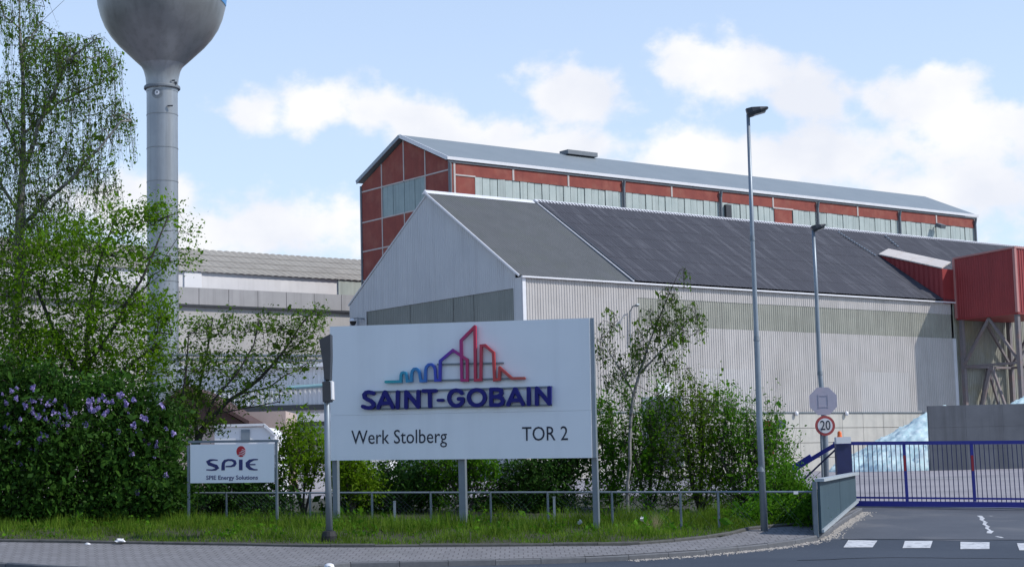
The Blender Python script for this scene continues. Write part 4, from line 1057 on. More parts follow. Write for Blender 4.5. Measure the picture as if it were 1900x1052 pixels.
estrokes = [[(60, 800), (255, 794), (257, 715), (268, 686), (290, 677), (315, 687), (328, 715), (338, 790), (395, 785), (396, 700), (404, 660), (428, 632), (458, 630), (486, 652), (500, 690), (516, 788), (575, 785), (577, 650), (588, 606), (618, 575), (655, 572), (688, 598), (702, 640), (710, 780), (764, 776), (769, 528), (935, 388), (1120, 512), (1122, 778), (1048, 778)],
            [(1050, 782), (1040, 262), (1218, 82)], [(1220, 78), (1228, 778), (1298, 772), (1303, 330), (1352, 324), (1462, 420), (1478, 775), (1540, 766), (1546, 612)], [(1548, 618), (1705, 755), (1865, 752)]]
for k, st in enumerate(estrokes):
    P = [sp(710 + x / 7.037, 595 + y / 7.037) for x, y in st]
    mb = ribbon(P, sn, ew, .05, .125 + .004 * k)
    for e in (P[0], P[-1]): disc(mb, e, sn, ew / 2 * .98, .055, .120 + .004 * k)
    mb.build('emblem_line', em, upan)
for (a, b) in (((812, 676), (935, 673.5)), ((795, 706), (960, 702)), ((690, 727), (1025, 717.5)), ((690, 759), (1025, 751))):
    MB().bar(sp(*a) + sn * .03, sp(*b) + sn * .03, .05, .04, Z).build('mounting_rail', M['galv_dark'], upan)
text_obj('Werk Stolberg', 'lettering', M['print_dark'], lpan, sp(652, 823.5), sp(829.5, 821), sp(652, 801), sn)
text_obj('TOR 2', 'lettering', M['print_dark'], lpan, sp(969, 817.5), sp(1054, 816), sp(969, 794.5), sn)

# ------------------------------------------------------------------ the small sign
QL, QR = at(352, 896, 44.4), at(509, 894, 43.9)
qx = nrm(np.array([QR[0] - QL[0], QR[1] - QL[1], 0])); qn = np.array([qx[1], -qx[0], 0.0])
if qn[1] > 0: qn = -qn
def qp(px, py): return ip(px, py, QL, qn)
ssg = thing('contractor_sign', 'small white sign with navy letters and red globe on two thin posts', 'sign', [*((QL + QR) / 2)[:2], G(*((QL + QR) / 2)[:2]) + KT])
MB().prism([qp(353, 824.5), qp(509, 823), qp(509, 894.5), qp(353, 896)], -qn * .03).build('board', M['board_white'], ssg)
for xx, yt in ((349.5, 826), (513, 817)):
    p = qp(xx, 890) - qn * .02; tz_ = qp(xx, yt)[2]; zb = G(p[0], p[1]) + .05
    MB().box((p[0], p[1], (zb + tz_) / 2), qx, qn, Z, .055, .055, tz_ - zb).build('post', M['galv_dark'], ssg)
MB().bar(qp(349, 819.5) - qn * .03, qp(516, 817.5) - qn * .03, .06, .06).build('top_bar', M['galv_dark'], ssg)
q4 = lambda x, y: qp(345 + x / 10.857, 815 + y / 10.857)
qs = 44.1 / F / 10.857
def vr(nm, pts, k):
    P = [q4(x, y) for x, y, w in pts]; W = [w * qs for x, y, w in pts]
    ribbon(P, qn, W, .002, .008 + .001 * k).build(nm, M['print_navy'], ssg)
vr('letter_s', [(642, 416, 22), (560, 410, 30), (490, 418, 46), (446, 448, 64), (470, 490, 72), (540, 515, 66), (610, 540, 72), (632, 572, 64), (598, 602, 46), (530, 614, 30), (412, 610, 22)], 0)
vr('letter_p', [(750, 620, 74), (750, 540, 72), (755, 480, 66), (785, 432, 52), (850, 412, 40), (925, 414, 44), (980, 440, 56), (992, 480, 62), (970, 518, 54), (910, 540, 34), (800, 544, 26)], 1)
vr('letter_i', [(1106, 403, 76), (1106, 618, 76)], 2)
vr('letter_e', [(1452, 402, 22), (1370, 404, 32), (1290, 430, 62), (1242, 480, 78), (1244, 530, 78), (1290, 582, 62), (1370, 606, 32), (1446, 608, 22)], 0)
vr('letter_e_bar', [(1262, 505, 26), (1402, 503, 26)], 3)
mb = MB(); disc(mb, q4(1110, 241), qn, 96 * qs, .002, .008, 28, rz=110 * qs); glb = mb.build('globe', M['print_red'], ssg)
for pts in ([(1052, 318), (1100, 300), (1150, 306), (1180, 322)], [(1075, 268), (1120, 262), (1165, 276), (1196, 296)], [(1112, 232), (1150, 236), (1200, 262)], [(1130, 200), (1165, 208), (1204, 236)]):
    ribbon([q4(*p) for p in pts], qn, [10 * qs] * len(pts), .008, .011).build('globe_line', M['print_white'], glb)
text_obj('SPIE Energy Solutions', 'lettering', M['print_navy'], ssg, q4(410, 808), q4(1450, 803), q4(410, 735), qn, bold=.012)

# ------------------------------------------------------------------ pole in front of the sign with edge-on dark heads
pb = gnd(611, 1006, KT)
pole = thing('advert_pole', 'slim steel pole in front of the large sign with dark boxes at its top', 'pole', pb)
def pp(px, py): return at(px, py, pb[1])
MB().tube([pp(611.5, 1000), pp(608, 860), pp(605, 640)], [.082, .070, .062], 12).build('pole_tube', M['galv'], pole, smooth=True)
MB().lathe(pb + Z * -.05, [(.17, 0), (.18, .2), (.15, .3), (.11, .32)], 14).build('foot_cover', M['black'], pole)
a = [pp(594, 632), pp(615, 621), pp(615.5, 660), pp(614, 705), pp(604, 705), pp(600, 665)]
MB().prism([q + Y1 * .25 for q in a], -Y1 * .5).build('upper_box', M['lamp_dark'], pole)
MB().prism([q + Y1 * .3 for q in (pp(600, 709), pp(614.5, 708), pp(615, 745), pp(601, 746))], -Y1 * .55).build('lower_box', M['lamp_dark'], pole)
MB().prism([q + Y1 * .28 for q in (pp(615, 707), pp(617.5, 707), pp(618.5, 741), pp(616, 742))], -Y1 * .5).build('light_panel', M['print_white'], pole)

# ------------------------------------------------------------------ street lamps
def street_lamp(label, base, pts, rads, head, joints, thick):
    t = thing('street_lamp', label, 'street lamp', base, 'street lamps at the gate')
    MB().tube(pts, rads, 14).build('pole', M['galv'], t, smooth=True)
    for c, d, r in joints:
        MB().tube([c - d * .06, c + d * .06], [r * 1.25, r * 1.05], 14).build('pole_collar', M['galv_dark'], t)
    a, b = head; d = nrm(b - a); up_ = nrm(Z - d * d[2]); side = np.cross(d, up_)
    L = np.linalg.norm(b - a)
    secs = [(0, .10, .13), (.25, .15, .12), (.6, .17, .075), (.95, .13, .03), (1, .07, .02)]
    V = []
    for f, w, h in secs:
        c = a + d * L * f; w *= thick; h *= thick
        V += [c + side * w + up_ * 0, c + side * w * .8 + up_ * h, c - side * w * .8 + up_ * h, c - side * w, c - side * w * .9 - up_ * h * .7, c + side * w * .9 - up_ * h * .7]
    k = len(secs)
    fs = [(6 * i + j, 6 * i + (j + 1) % 6, 6 * (i + 1) + (j + 1) % 6, 6 * (i + 1) + j) for i in range(k - 1) for j in range(6)] + [(5, 4, 3, 2, 1, 0), tuple(6 * (k - 1) + j for j in range(6))]
    lum = MB().add(V, fs).build('luminaire', M['lamp_dark'], t)
    c = a + d * L * .55 - up_ * .05 * thick
    MB().box(c, d, side, up_, L * .55, .22 * thick, .06 * thick).build('lens', M['glass_dark'], lum)
    return t
lb = gnd(1418, 985, KT)
def lp(px, py): return at(px, py, lb[1])
street_lamp('tall grey street lamp standing on the pavement right of the sign', lb, [lp(1418.3, 986), lp(1409, 780), lp(1404.5, 640), lp(1403.5, 620), lp(1396, 440), lp(1388, 213)], [.085, .076, .068, .060, .052, .044],
            (lp(1386.5, 212), lp(1425, 201)), [(lp(1403.8, 628), Z, .064), (lp(1396, 442), Z, .053), (lp(1411.5, 870), Z, .08)], 1.0)
lb2 = at(1531, 886, 53.0); lb2 = np.array([lb2[0], 53.0, G(lb2[0], 53.0)])
def lp2(px, py): return at(px, py, 53.0)
street_lamp('farther grey street lamp carrying the octagonal and speed limit signs', lb2, [lb2, lp2(1531, 820), lp2(1528, 760), lp2(1521, 690), lp2(1514.5, 540), lp2(1509, 428)], [.10, .098, .085, .07, .06, .052],
            (lp2(1507.5, 427), lp2(1532, 417.5)), [(lp2(1521.5, 692), Z, .07)], .95)
# signs on the lamp
def plate(mb, c, n, R_, k, th, rot=0.0):
    a = nrm(np.cross(Z, n)); b = np.cross(n, a); V = []
    for d in (0, -th):
        for i in range(k):
            t = 2 * math.pi * (i + rot) / k; V.append(c + a * R_ * math.cos(t) + b * R_ * math.sin(t) + n * d)
    mb.add(V, [tuple(range(k)), tuple(range(2 * k - 1, k - 1, -1))] + [(i, i + k, (i + 1) % k + k, (i + 1) % k) for i in range(k)]); return mb
FN = np.array([0, -1.0, 0])
oc = at(1527.5, 744, 52.7)
oct_ = thing('octagonal_sign', 'faded pale lilac octagonal traffic sign above the round speed limit sign', 'traffic sign', oc - Z * .43)
plate(MB(), oc, FN, 27.5 * 52.7 / F, 8, .02, .5).build('plate', M['sign_faded'], oct_)
for dz in (-.17, .17):
    MB().box(oc + Z * dz + FN * .003, X1, Y1, Z, .24, .012, .03).build('clamp_rail', M['sign_faded'], oct_)
MB().box(oc + X1 * -.14 + FN * .003, X1, Y1, Z, .025, .012, .42).box(oc + X1 * .14 + FN * .003, X1, Y1, Z, .025, .012, .42).build('clamp_bracket', M['sign_faded'], oct_)
vc = at(1531, 789.5, 52.7)
spd = thing('speed_limit_sign', 'round speed limit sign reading 20 with red ring on the lamp pole', 'traffic sign', vc - Z * .3)
rr = 18.5 * 52.7 / F
plate(MB(), vc, FN, rr, 32, .02).build('ring', M['sign_ring_red'], spd)
fac = plate(MB(), vc + FN * .006, FN, rr * .74, 32, .02).build('face', M['print_white'], spd)
text_obj('20', 'number', M['print_dark'], fac, at(1522, 797.5, 52.67), at(1541, 797, 52.67), at(1522, 782, 52.67), FN, off=.03, bold=.01)
MB().tube([at(1523.5, 804, 52.75), (at(1526, 886, 52.75)[0], 52.75, G(8.8, 52.75))], .035, 8).build('side_tube', M['galv_dark'], spd)

# ------------------------------------------------------------------ sliding gate
GL, GR = at(1588, 939, 50.6), at(1900, 941, 49.2)
gx = nrm(np.array([GR[0] - GL[0], GR[1] - GL[1], 0])); gn = np.array([gx[1], -gx[0], 0.0])
if gn[1] > 0: gn = -gn
def gp_(px, py): return ip(px, py, GL, gn)
gate = thing('sliding_gate', 'long dark blue sliding gate of upright bars across the drive', 'gate', [*gp_(1740, 938)[:2], G(*gp_(1740, 938)[:2])])
MB().bar(gp_(1546, 822.5), gp_(1990, 819.5), .09, .10).build('top_rail', M['gate_blue'], gate)
MB().bar(gp_(1589, 922.5), gp_(1990, 926), .08, .055).build('middle_rail', M['gate_blue'], gate)
MB().bar(gp_(1590, 933.5), gp_(1990, 937), .12, .15).build('bottom_rail', M['gate_blue'], gate)
bars = np.linspace(1583.5, 1981, 47)
for i, x in enumerate(bars):
    f = (x - 1583.5) / 317
    lean = 8.0 + 6 * f * 0
    a_, b_ = gp_(x, 824), gp_(x + lean * .62 + 3.0 * f, 931)
    MB().box(((a_[0] + b_[0]) / 2, (a_[1] + b_[1]) / 2, (a_[2] + b_[2]) / 2), gx, gn, nrm(a_ - b_), .024, .024, np.linalg.norm(a_ - b_)).build('bar', M['gate_dark'], gate)
for x in (1677, 1802.5, 1929):
    a_, b_ = gp_(x, 823), gp_(x + 6.5, 930)
    po = MB().bar(a_, b_, .085, .09, gn).build('post', M['gate_blue'], gate)
    c0_, c1_ = a_ + (b_ - a_) * .20, a_ + (b_ - a_) * .47
    MB().bar(c0_ + gn * .05, c1_ + gn * .05, .07, .012, gn).build('reflector_strip', M['reflect_red'], po)
# cantilever tail behind the hedge
MB().bar(gp_(1548, 826), gp_(1471, 872), .09, .12).build('tail_beam', M['gate_blue'], gate)
MB().bar(gp_(1506, 848), gp_(1470, 870.5), .13, .20).build('counterweight', M['gate_blue'], gate)
MB().bar(gp_(1550, 834), gp_(1480, 900), .05, .05).build('tail_brace', M['gate_dark'], gate)
MB().bar(gp_(1472, 874), gp_(1473.5, 930), .06, .06, gn).build('tail_post', M['gate_dark'], gate)
MB().bar(gp_(1590, 934), gp_(1440, 935), .12, .15).build('tail_rail', M['gate_dark'], gate)
# gate pier with control box and beacon
pc = at(1563, 850, 50.2); pz0 = G(pc[0], 50.2)
pier = thing('gate_pier', 'dark steel gate pier with white control box and orange beacon', 'gate pier', (pc[0], 50.2, pz0))
ztp = at(1563, 824, 50.2)[2]
MB().box((pc[0] - .02, 50.2, (pz0 + ztp) / 2), X1, Y1, Z, .34, .3, ztp - pz0).build('column', M['gate_dark'], pier)
q1 = at(1577, 824, 50.3)
MB().box((q1[0] - .03, 50.25, (pz0 + q1[2]) / 2), X1, Y1, Z, .10, .12, q1[2] - pz0).build('guide_post', M['gate_dark'], pier)
zb1, zb2 = at(1563, 823, 50.1)[2] + .005, at(1563, 810.5, 50.1)[2]
cbx = MB().box((pc[0] + .02, 50.15, (zb1 + zb2) / 2), X1, Y1, Z, .42, .3, zb2 - zb1).build('control_box', M['print_white'], pier)
bc = at(1558, 810, 50.15)
MB().lathe((bc[0], 50.15, zb2), [(.075, 0), (.07, .04), (.065, .05), (.062, .13), (.045, .165), (.005, .175)], 14).build('beacon', M['orange'], cbx, smooth=True)

# barrier panel along the drive
a0, a1 = at(1524, 971, 41.2), at(1590, 943, 50.0)
b0, b1 = at(1515, 893, 41.2), at(1586.5, 880, 50.0)
bd = nrm(np.array([a1[0] - a0[0], a1[1] - a0[1], 0])); bn_ = np.array([bd[1], -bd[0], 0.0])
bar_ = thing('barrier_panel', 'blue grey sheet barrier with pale top rail along the kerb of the drive', 'barrier', [*((a0 + a1) / 2)[:2], G(*((a0 + a1) / 2)[:2]) + KT])
za0, za1 = G(*a0[:2]) + KT + .06, G(*a1[:2]) + KT + .06
A0, A1 = np.array([*a0[:2], za0]), np.array([*a1[:2], za1]); zt0_, zt1_ = b0[2], b1[2]
T0, T1 = np.array([*a0[:2], zt0_]), np.array([*a1[:2], zt1_])
npn = 2
for i in range(npn):
    f0, f1 = i / npn + .002, (i + 1) / npn - .002
    MB().prism([A0 + (A1 - A0) * f0, A0 + (A1 - A0) * f1, T0 + (T1 - T0) * f1, T0 + (T1 - T0) * f0], -bn_ * .06).build('panel', M['panel_shaded'], bar_)
MB().bar(T0 + Z * .03, T1 + Z * .03, .22, .07).build('top_rail', M['panel_edge'], bar_)
MB().bar(A0 + bn_ * .03 + Z * .04, A1 + bn_ * .03 + Z * .04, .06, .07).build('bottom_rail', M['panel_edge'], bar_)
for f in (0.0, .25, .5, .75, 1.0):
    p = A0 + (A1 - A0) * f - bn_ * .12; q = T0 + (T1 - T0) * f - bn_ * .12
    MB().bar(p - Z * .1, q, .10, .10, bd).build('post', M['galv_dark'], bar_)

# ------------------------------------------------------------------ low rail fence
fx = [250, 330, 420, 575, 690, 799, 910, 1016, 1135, 1262, 1332, 1420, 1508]
def fY(px): return 46.2 - (px - 250) / 1258 * 4.4
def ftop(px): return at(px, 914.5 - 2.5 * (px - 250) / 1258, fY(px))
fc = ftop(880)
fen = thing('rail_fence', 'low wire fence with thin grey top rail behind both signs', 'fence', (fc[0], fc[1], G(fc[0], fc[1]) + KT))
pts = [ftop(x) for x in fx]
for a_, b_ in zip(pts[:-1], pts[1:]):
    MB().tube([a_, b_], .024, 8).build('top_rail', M['galv'], fen)
for x, p in zip(fx, pts):
    gb = G(p[0], p[1]) + KT - .05
    MB().tube([(p[0], p[1], gb), (p[0], p[1], p[2] + .02)], .030, 8).build('post', M['galv_dark'], fen)
mb = MB()                                               # diamond wire
for a_, b_ in zip(pts[:-1], pts[1:]):
    L = np.linalg.norm((b_ - a_)[:2]); n = int(L / .11)
    ga, gb = G(*a_[:2]) + KT, G(*b_[:2]) + KT
    for i in range(n):
        for s in (-1, 1):
            f0 = i / n; f1 = f0 + s * .8 / L
            if not 0 <= f1 <= 1: continue
            p = a_ + (b_ - a_) * f0; q = a_ + (b_ - a_) * f1
            p = np.array([p[0], p[1] - .03, ga + (gb - ga) * f0]); q = np.array([q[0], q[1] - .03, q[2] - .02])
            d = q - p; w = np.array([.0013, 0, 0])
            mb.add([p - w, p + w, q + w, q - w], [(0, 1, 2, 3)])
wm = mb.build('wire_mesh', M['galv_dark'], fen); wm['kind'] = 'stuff'
p = ftop(1476); MB().box((p[0], p[1] - .05, p[2] - .02), X1, Y1, Z, .11, .01, .07).build('tag', M['print_white'], fen)
for x, yt, lb_ in ((732, 930, 'short pale stake in the grass under the left half of the large sign'), (1028, 922, 'short pale stake in the grass near the right post of the large sign')):
    p = at(x, yt, 44.0 if x < 900 else 43.6); gb = G(p[0], p[1]) + KT - .05
    o = MB().box((p[0], p[1], (gb + p[2]) / 2), X1, Y1, Z, .06, .06, p[2] - gb)
    o.box((p[0], p[1], p[2] + .006), X1, Y1, Z, .075, .075, .02)
    o = o.build('fence_stake', M['galv'], loc=(p[0], p[1], gb)); tag(o, lb_, 'stake', 'short stakes in the grass')

# ------------------------------------------------------------------ small things
def crumple(name, label, c, r, seed):
    rr_ = np.random.default_rng(seed); V = []; fs = []; n, m = 9, 6
    for j in range(m):
        ph = math.pi * .5 * j / (m - 1)
        for i in range(n):
            a = 2 * math.pi * i / n; k = r * rr_.uniform(.65, 1.2)
            V.append((c[0] + k * math.cos(a) * math.cos(ph) * 1.4, c[1] + k * math.sin(a) * math.cos(ph), c[2] + k * .9 * math.sin(ph)))
    fs = [(j * n + i, j * n + (i + 1) % n, (j + 1) * n + (i + 1) % n, (j + 1) * n + i) for j in range(m - 1) for i in range(n)]
    mb = MB(); mb.add(V, fs); o = mb.build(name, M['paper'], loc=c); return tag(o, label, 'litter', 'litter by the verge')
c = gnd(163, 1010, KT); crumple('paper_scrap', 'flat white scrap of paper lying on the pavement edge', (c[0], c[1], c[2] - .01), .06, 2)
c = gnd(222, 1004, KT + .08); crumple('paper_scrap', 'crumpled white paper lying on the edging of the grass', (c[0], c[1] + .04, c[2] - .01), .085, 4)
c = gnd(611, 1062)
mk = thing('marker_post', 'short white marker post with grey reflector at the road edge', 'marker post', c)
zt = at(611, 1044.5, c[1])[2]
MB().lathe((c[0], c[1], 0), [(.10, c[2]), (.10, zt - .06), (.085, zt - .02), (.04, zt), (.002, zt + .003)], 16).build('post_body', M['print_white'], mk, smooth=True)
MB().box((c[0] + .01, c[1] - .10, zt - .09), X1, Y1, Z, .05, .02, .08).build('reflector', M['galv'], mk)
c = at(1425, 790, 62.0)
rs = thing('red_hydrant_sign', 'small red plates on a post half hidden by the bush right of the tall lamp', 'sign', (c[0], 62.0, G(c[0], 62)))
MB().tube([(c[0], 62, G(c[0], 62)), (c[0], 62, c[2] + .25)], .04, 8).build('post', M['galv_dark'], rs)
MB().box((c[0], 61.93, c[2]), X1, Y1, Z, .26, .03, .36).build('plate', M['reflect_red'], rs)
MB().box((c[0] + .1, 61.93, at(1430, 838, 62)[2]), X1, Y1, Z, .12, .03, .3).build('plate', M['reflect_red'], rs)
MB().box((c[0] + .45, 61.95, c[2] + .05), X1, Y1, Z, .35, .03, .3).build('grey_plate', M['galv_dark'], rs)
# ------------------------------------------------------------------ plants
def blob_pts(blobs, r):
    """blobs: (px, py, rx, ry, count, Y, half depth) -> points spread through real volumes"""
    out = []
    for (px, py, rx, ry, n, Y, dY) in blobs:
        for _ in range(n):
            while True:
                v = r.uniform(-1, 1, 3)
                if v.dot(v) <= 1: break
            out.append(at(px + v[0] * rx, py + v[1] * ry, Y + v[2] * dY))
    return out
def grow(trunks, tips, r, rmin=.008, k=.010, droop=0.0, bend=.15, penal=.6):
    pos = []; par_ = []
    for ti, path in enumerate(trunks):
        prev = -1
        if ti > 0:
            d = [np.linalg.norm(np.array(p) - path[0]) for p in pos]; prev = int(np.argmin(d))
        P = np.array(path, float)
        seg = []
        for i in range(len(P) - 1):
            m = max(1, int(np.linalg.norm(P[i + 1] - P[i]) / .5))
            for j in range(m): seg.append(P[i] + (P[i + 1] - P[i]) * j / m + (r.normal(0, .02, 3) if i + j > 0 else 0))
        seg.append(P[-1])
        if ti > 0 and np.linalg.norm(seg[0] - pos[prev]) < 1e-3: seg = seg[1:]
        for q in seg: pos.append(q); par_.append(prev); prev = len(pos) - 1
    nt_ = len(pos)
    T = np.array(pos); tips = np.array(tips)
    dist = np.min(np.linalg.norm(tips[:, None, :] - T[None], axis=2), axis=1)
    order = np.argsort(dist); cap_ = len(pos) + len(tips) * 6
    PA = np.zeros((cap_, 3)); PA[:len(pos)] = T; n = len(pos)
    tip_idx = []
    for i in order:
        t = tips[i]; d = PA[:n] - t; ds = np.linalg.norm(d, axis=1) + penal * np.maximum(0, d[:, 2])
        j = int(np.argmin(ds)); a = PA[j]; L = np.linalg.norm(t - a)
        m = int(min(4, max(1, L / .35))); prev = j
        for s in range(1, m + 1):
            f = s / m; q = a + (t - a) * f + Z * bend * L * math.sin(math.pi * f) * .6 - Z * droop * L * f * f * (1 - f) + (r.normal(0, .035 * min(1, L), 3) if s < m else 0)
            PA[n] = q; par_.append(prev); prev = n; n += 1
        tip_idx.append(prev)
    P = PA[:n]; par_ = np.array(par_)
    cnt = np.zeros(n); cnt[tip_idx] += 1
    for i in range(n - 1, -1, -1):
        if par_[i] >= 0: cnt[par_[i]] += cnt[i]
    rad = np.maximum(rmin, k * np.sqrt(np.maximum(cnt, 0)))
    return P, par_, rad, tip_idx
def wood_mesh(name, P, par_, rad, sides=5, extra=None):
    I = np.where(par_ >= 0)[0]; A, B = P[par_[I]], P[I]; ra = np.minimum(rad[par_[I]], rad[I] * 1.6); rb = rad[I]
    if extra is not None: A = np.vstack([A, extra[0]]); B = np.vstack([B, extra[1]]); ra = np.r_[ra, extra[2]]; rb = np.r_[rb, extra[2] * .6]
    d = B - A; L = np.linalg.norm(d, axis=1, keepdims=True); d = d / np.maximum(L, 1e-6)
    ref = np.where(np.abs(d[:, 2:3]) > .9, np.array([[1.0, 0, 0]]), np.array([[0, 0, 1.0]]))
    a = np.cross(d, ref); a /= np.linalg.norm(a, axis=1, keepdims=True); c = np.cross(d, a)
    n = len(A); V = np.zeros((n, 2 * sides, 3))
    for k in range(sides):
        t = 2 * math.pi * k / sides; off = a * math.cos(t) + c * math.sin(t)
        V[:, k] = A - d * ra[:, None] * .3 + off * ra[:, None]; V[:, sides + k] = B + off * rb[:, None]
    base = (np.arange(n) * 2 * sides)[:, None]
    F_ = np.concatenate([base + np.array([[k, (k + 1) % sides, sides + (k + 1) % sides, sides + k]]) for k in range(sides)], axis=0)
    me = mesh_arrays(name, V.reshape(-1, 3), F_); me.polygons.foreach_set('use_smooth', [True] * len(me.polygons)); return me
def leaf_mesh(name, C, size, r, hang=0.0, aspect=.55, jitter=.5):
    n = len(C); C = np.asarray(C)
    a = r.normal(0, 1, (n, 3)); a[:, 2] -= hang * 1.5; a /= np.linalg.norm(a, axis=1, keepdims=True)
    b = np.cross(a, r.normal(0, 1, (n, 3))); b /= np.linalg.norm(b, axis=1, keepdims=True)
    s = size * np.exp(r.normal(0, jitter, n))[:, None] * .5
    V = np.stack([C - a * s, C + b * s * aspect - a * s * .1, C + a * s, C - b * s * aspect - a * s * .1], axis=1).reshape(-1, 3)
    return mesh_arrays(name, V, np.arange(4 * n).reshape(n, 4))
def plant(name, label, cat, base, trunks, blobs, leafmat_, bark, leaf=.06, per_tip=14, spread=.16, mode='bush', strand=.8, seed=1, group=None, rmin=.006, k=.010, droop=0.0, bend=.15,
          crown_name='crown', trunk_name='trunk', penal=.6, mult=1.0):
    r = np.random.default_rng(seed)
    tips = blob_pts([(*q[:4], max(1, int(q[4] * mult)), *q[5:]) for q in blobs], r)
    # keep the growth above the ground
    tips = [t for t in tips if t[2] > G(t[0], t[1]) + KT + .03]
    P, par_, rad, ti = grow(trunks, tips, r, rmin=rmin, k=k, droop=droop, bend=bend, penal=penal)
    th = thing(name, label, cat, base, group)
    T = P[ti]; extra = None
    if mode == 'shoot':
        L = strand * r.uniform(.3, 1.4, len(T)); sway = r.normal(0, .22, (len(T), 2))
        E_ = T + np.c_[sway * L[:, None], L]
        extra = (T, E_, np.full(len(T), .004))
        f = r.random((len(T), per_tip, 1)) ** .8
        C = T[:, None] + (E_ - T)[:, None] * f + r.normal(0, spread, (len(T), per_tip, 3)) * .55
    elif mode == 'weep':
        L = strand * r.uniform(.35, 1.3, len(T)); sway = r.normal(0, .12, (len(T), 2))
        E_ = T + np.c_[sway * L[:, None], -L]
        extra = (T, E_, np.full(len(T), .0045))
        f = r.random((len(T), per_tip, 1)); f = np.where(r.random(f.shape) < .25, f * .3, f)
        C = T[:, None] + (E_ - T)[:, None] * f + r.normal(0, spread, (len(T), per_tip, 3)) * .6
    else:
        C = T[:, None] + r.normal(0, spread, (len(T), per_tip, 3))
        # some leaves along the twigs
    C = C.reshape(-1, 3)
    gz_ = np.array([G(c[0], c[1]) for c in C]) + KT
    C = C[C[:, 2] > gz_]
    thin = rad < .014
    pa = par_.copy(); pa[thin] = -1
    if (pa >= 0).any(): link_mesh(trunk_name, wood_mesh(trunk_name, P, pa, rad, 6), bark, th)
    pa = par_.copy(); pa[~thin] = -1
    tw = link_mesh('twigs', wood_mesh('twigs', P, pa, rad, 4, extra), M['twig'], th); tw['kind'] = 'stuff'
    link_mesh(crown_name, leaf_mesh(crown_name, C, leaf, r, hang=1.0 if mode == 'weep' else 0.2), leafmat_, th)
    return th
def gpt(px, Y): p = at(px, 900, Y); return np.array([p[0], Y, G(p[0], Y) + KT - .08])

# big weeping birch at the left edge
Y0 = 52.0; b0_ = gpt(52, Y0)
P_ = lambda px, py, dy=0: at(px, py, Y0 + dy)
plant('birch_tree', 'tall weeping birch with pale trunk at the left edge of the view', 'tree', b0_,
      [[b0_, P_(35, 760), P_(24, 660), P_(36, 540), P_(38, 380), P_(46, 230), P_(42, 120), P_(36, 20), P_(30, -80), P_(28, -160)],
       [P_(38, 330), P_(85, 200, -.5), P_(130, 110, -.8), P_(175, 75, -1)], [P_(42, 250), P_(110, 190, .6), P_(190, 150, 1), P_(215, 120, 1)],
       [P_(38, 420), P_(110, 350, -.6), P_(180, 280, -1), P_(225, 225, -1)], [P_(36, 480), P_(130, 430, .8), P_(210, 370, 1.2)],
       [P_(40, 300), P_(0, 200, -.4), P_(-60, 120, -.8)], [P_(38, 400), P_(-20, 310, .5), P_(-90, 240, .5)], [P_(36, 100), P_(80, 40, .3), P_(120, 0, .3)]],
      [(40, 20, 55, 90, 90, Y0, 1.6), (95, 90, 60, 55, 120, Y0, 1.6), (150, 95, 65, 40, 100, Y0 - .5, 1.4), (205, 115, 30, 25, 30, Y0, 1), (215, 205, 32, 30, 45, Y0, .8), (240, 225, 14, 10, 10, Y0, .5),
       (120, 180, 80, 60, 130, Y0, 1.8), (30, 180, 60, 70, 120, Y0, 1.8), (-50, 150, 60, 90, 80, Y0, 1.6), (60, 290, 95, 60, 190, Y0, 1.8), (160, 270, 55, 55, 80, Y0 - .4, 1.3), (190, 330, 40, 40, 40, Y0, 1),
       (30, 400, 90, 70, 180, Y0, 1.8), (110, 400, 60, 50, 90, Y0, 1.6), (-60, 330, 60, 100, 90, Y0, 1.6), (20, 500, 80, 60, 110, Y0, 1.6), (-50, 520, 60, 80, 60, Y0, 1.6)],
      M['leaf_birch'], M['bark_birch'], leaf=.056, per_tip=20, spread=.12, mode='weep', strand=1.25, seed=11, k=.0036, rmin=.005, bend=.2, mult=1.35)
# bright leafy tree in front of the water tower
Y0 = 49.5; b0_ = gpt(175, Y0)
plant('leafy_tree', 'bushy bright green tree whose leaves cross the water tower shaft', 'tree', b0_,
      [[b0_, P_(168, 800), P_(160, 700), P_(165, 600), P_(180, 500), P_(205, 430)], [P_(162, 680), P_(215, 600, -.5), P_(262, 520, -.8), P_(300, 430, -.8)],
       [P_(165, 720), P_(100, 620, .4), P_(70, 540, .6)], [P_(170, 600), P_(240, 560, .6), P_(310, 500, .8)], [P_(162, 740), P_(240, 680, -.4), P_(290, 640, -.4)]],
      [(250, 400, 55, 26, 60, Y0, 1), (300, 395, 35, 28, 34, Y0, 1), (345, 440, 18, 45, 16, Y0, .6), (330, 480, 35, 20, 14, Y0, .6), (215, 445, 60, 36, 60, Y0, 1.3), (130, 430, 60, 40, 70, Y0 + .5, 1.4), (150, 480, 80, 45, 130, Y0, 1.6), (265, 480, 50, 40, 60, Y0, 1.2), (70, 500, 70, 60, 130, Y0, 1.6), (10, 600, 60, 90, 150, Y0 + .4, 1.4), (20, 690, 70, 40, 90, Y0, 1.2), (130, 700, 90, 30, 110, Y0, 1.2), (-40, 500, 60, 80, 80, Y0 + .4, 1.4), (240, 700, 70, 25, 60, Y0, 1.0),
       (180, 560, 90, 55, 230, Y0, 1.7), (275, 580, 50, 50, 90, Y0, 1.2), (120, 640, 90, 45, 210, Y0, 1.6), (235, 650, 75, 45, 150, Y0, 1.4), (305, 600, 18, 60, 40, Y0, .8), (50, 640, 60, 60, 110, Y0, 1.4), (300, 690, 25, 40, 36, Y0, .8)],
      M['leaf_bright'], M['bark_dark'], leaf=.070, per_tip=20, spread=.20, seed=12, k=.0034, mult=1.0)
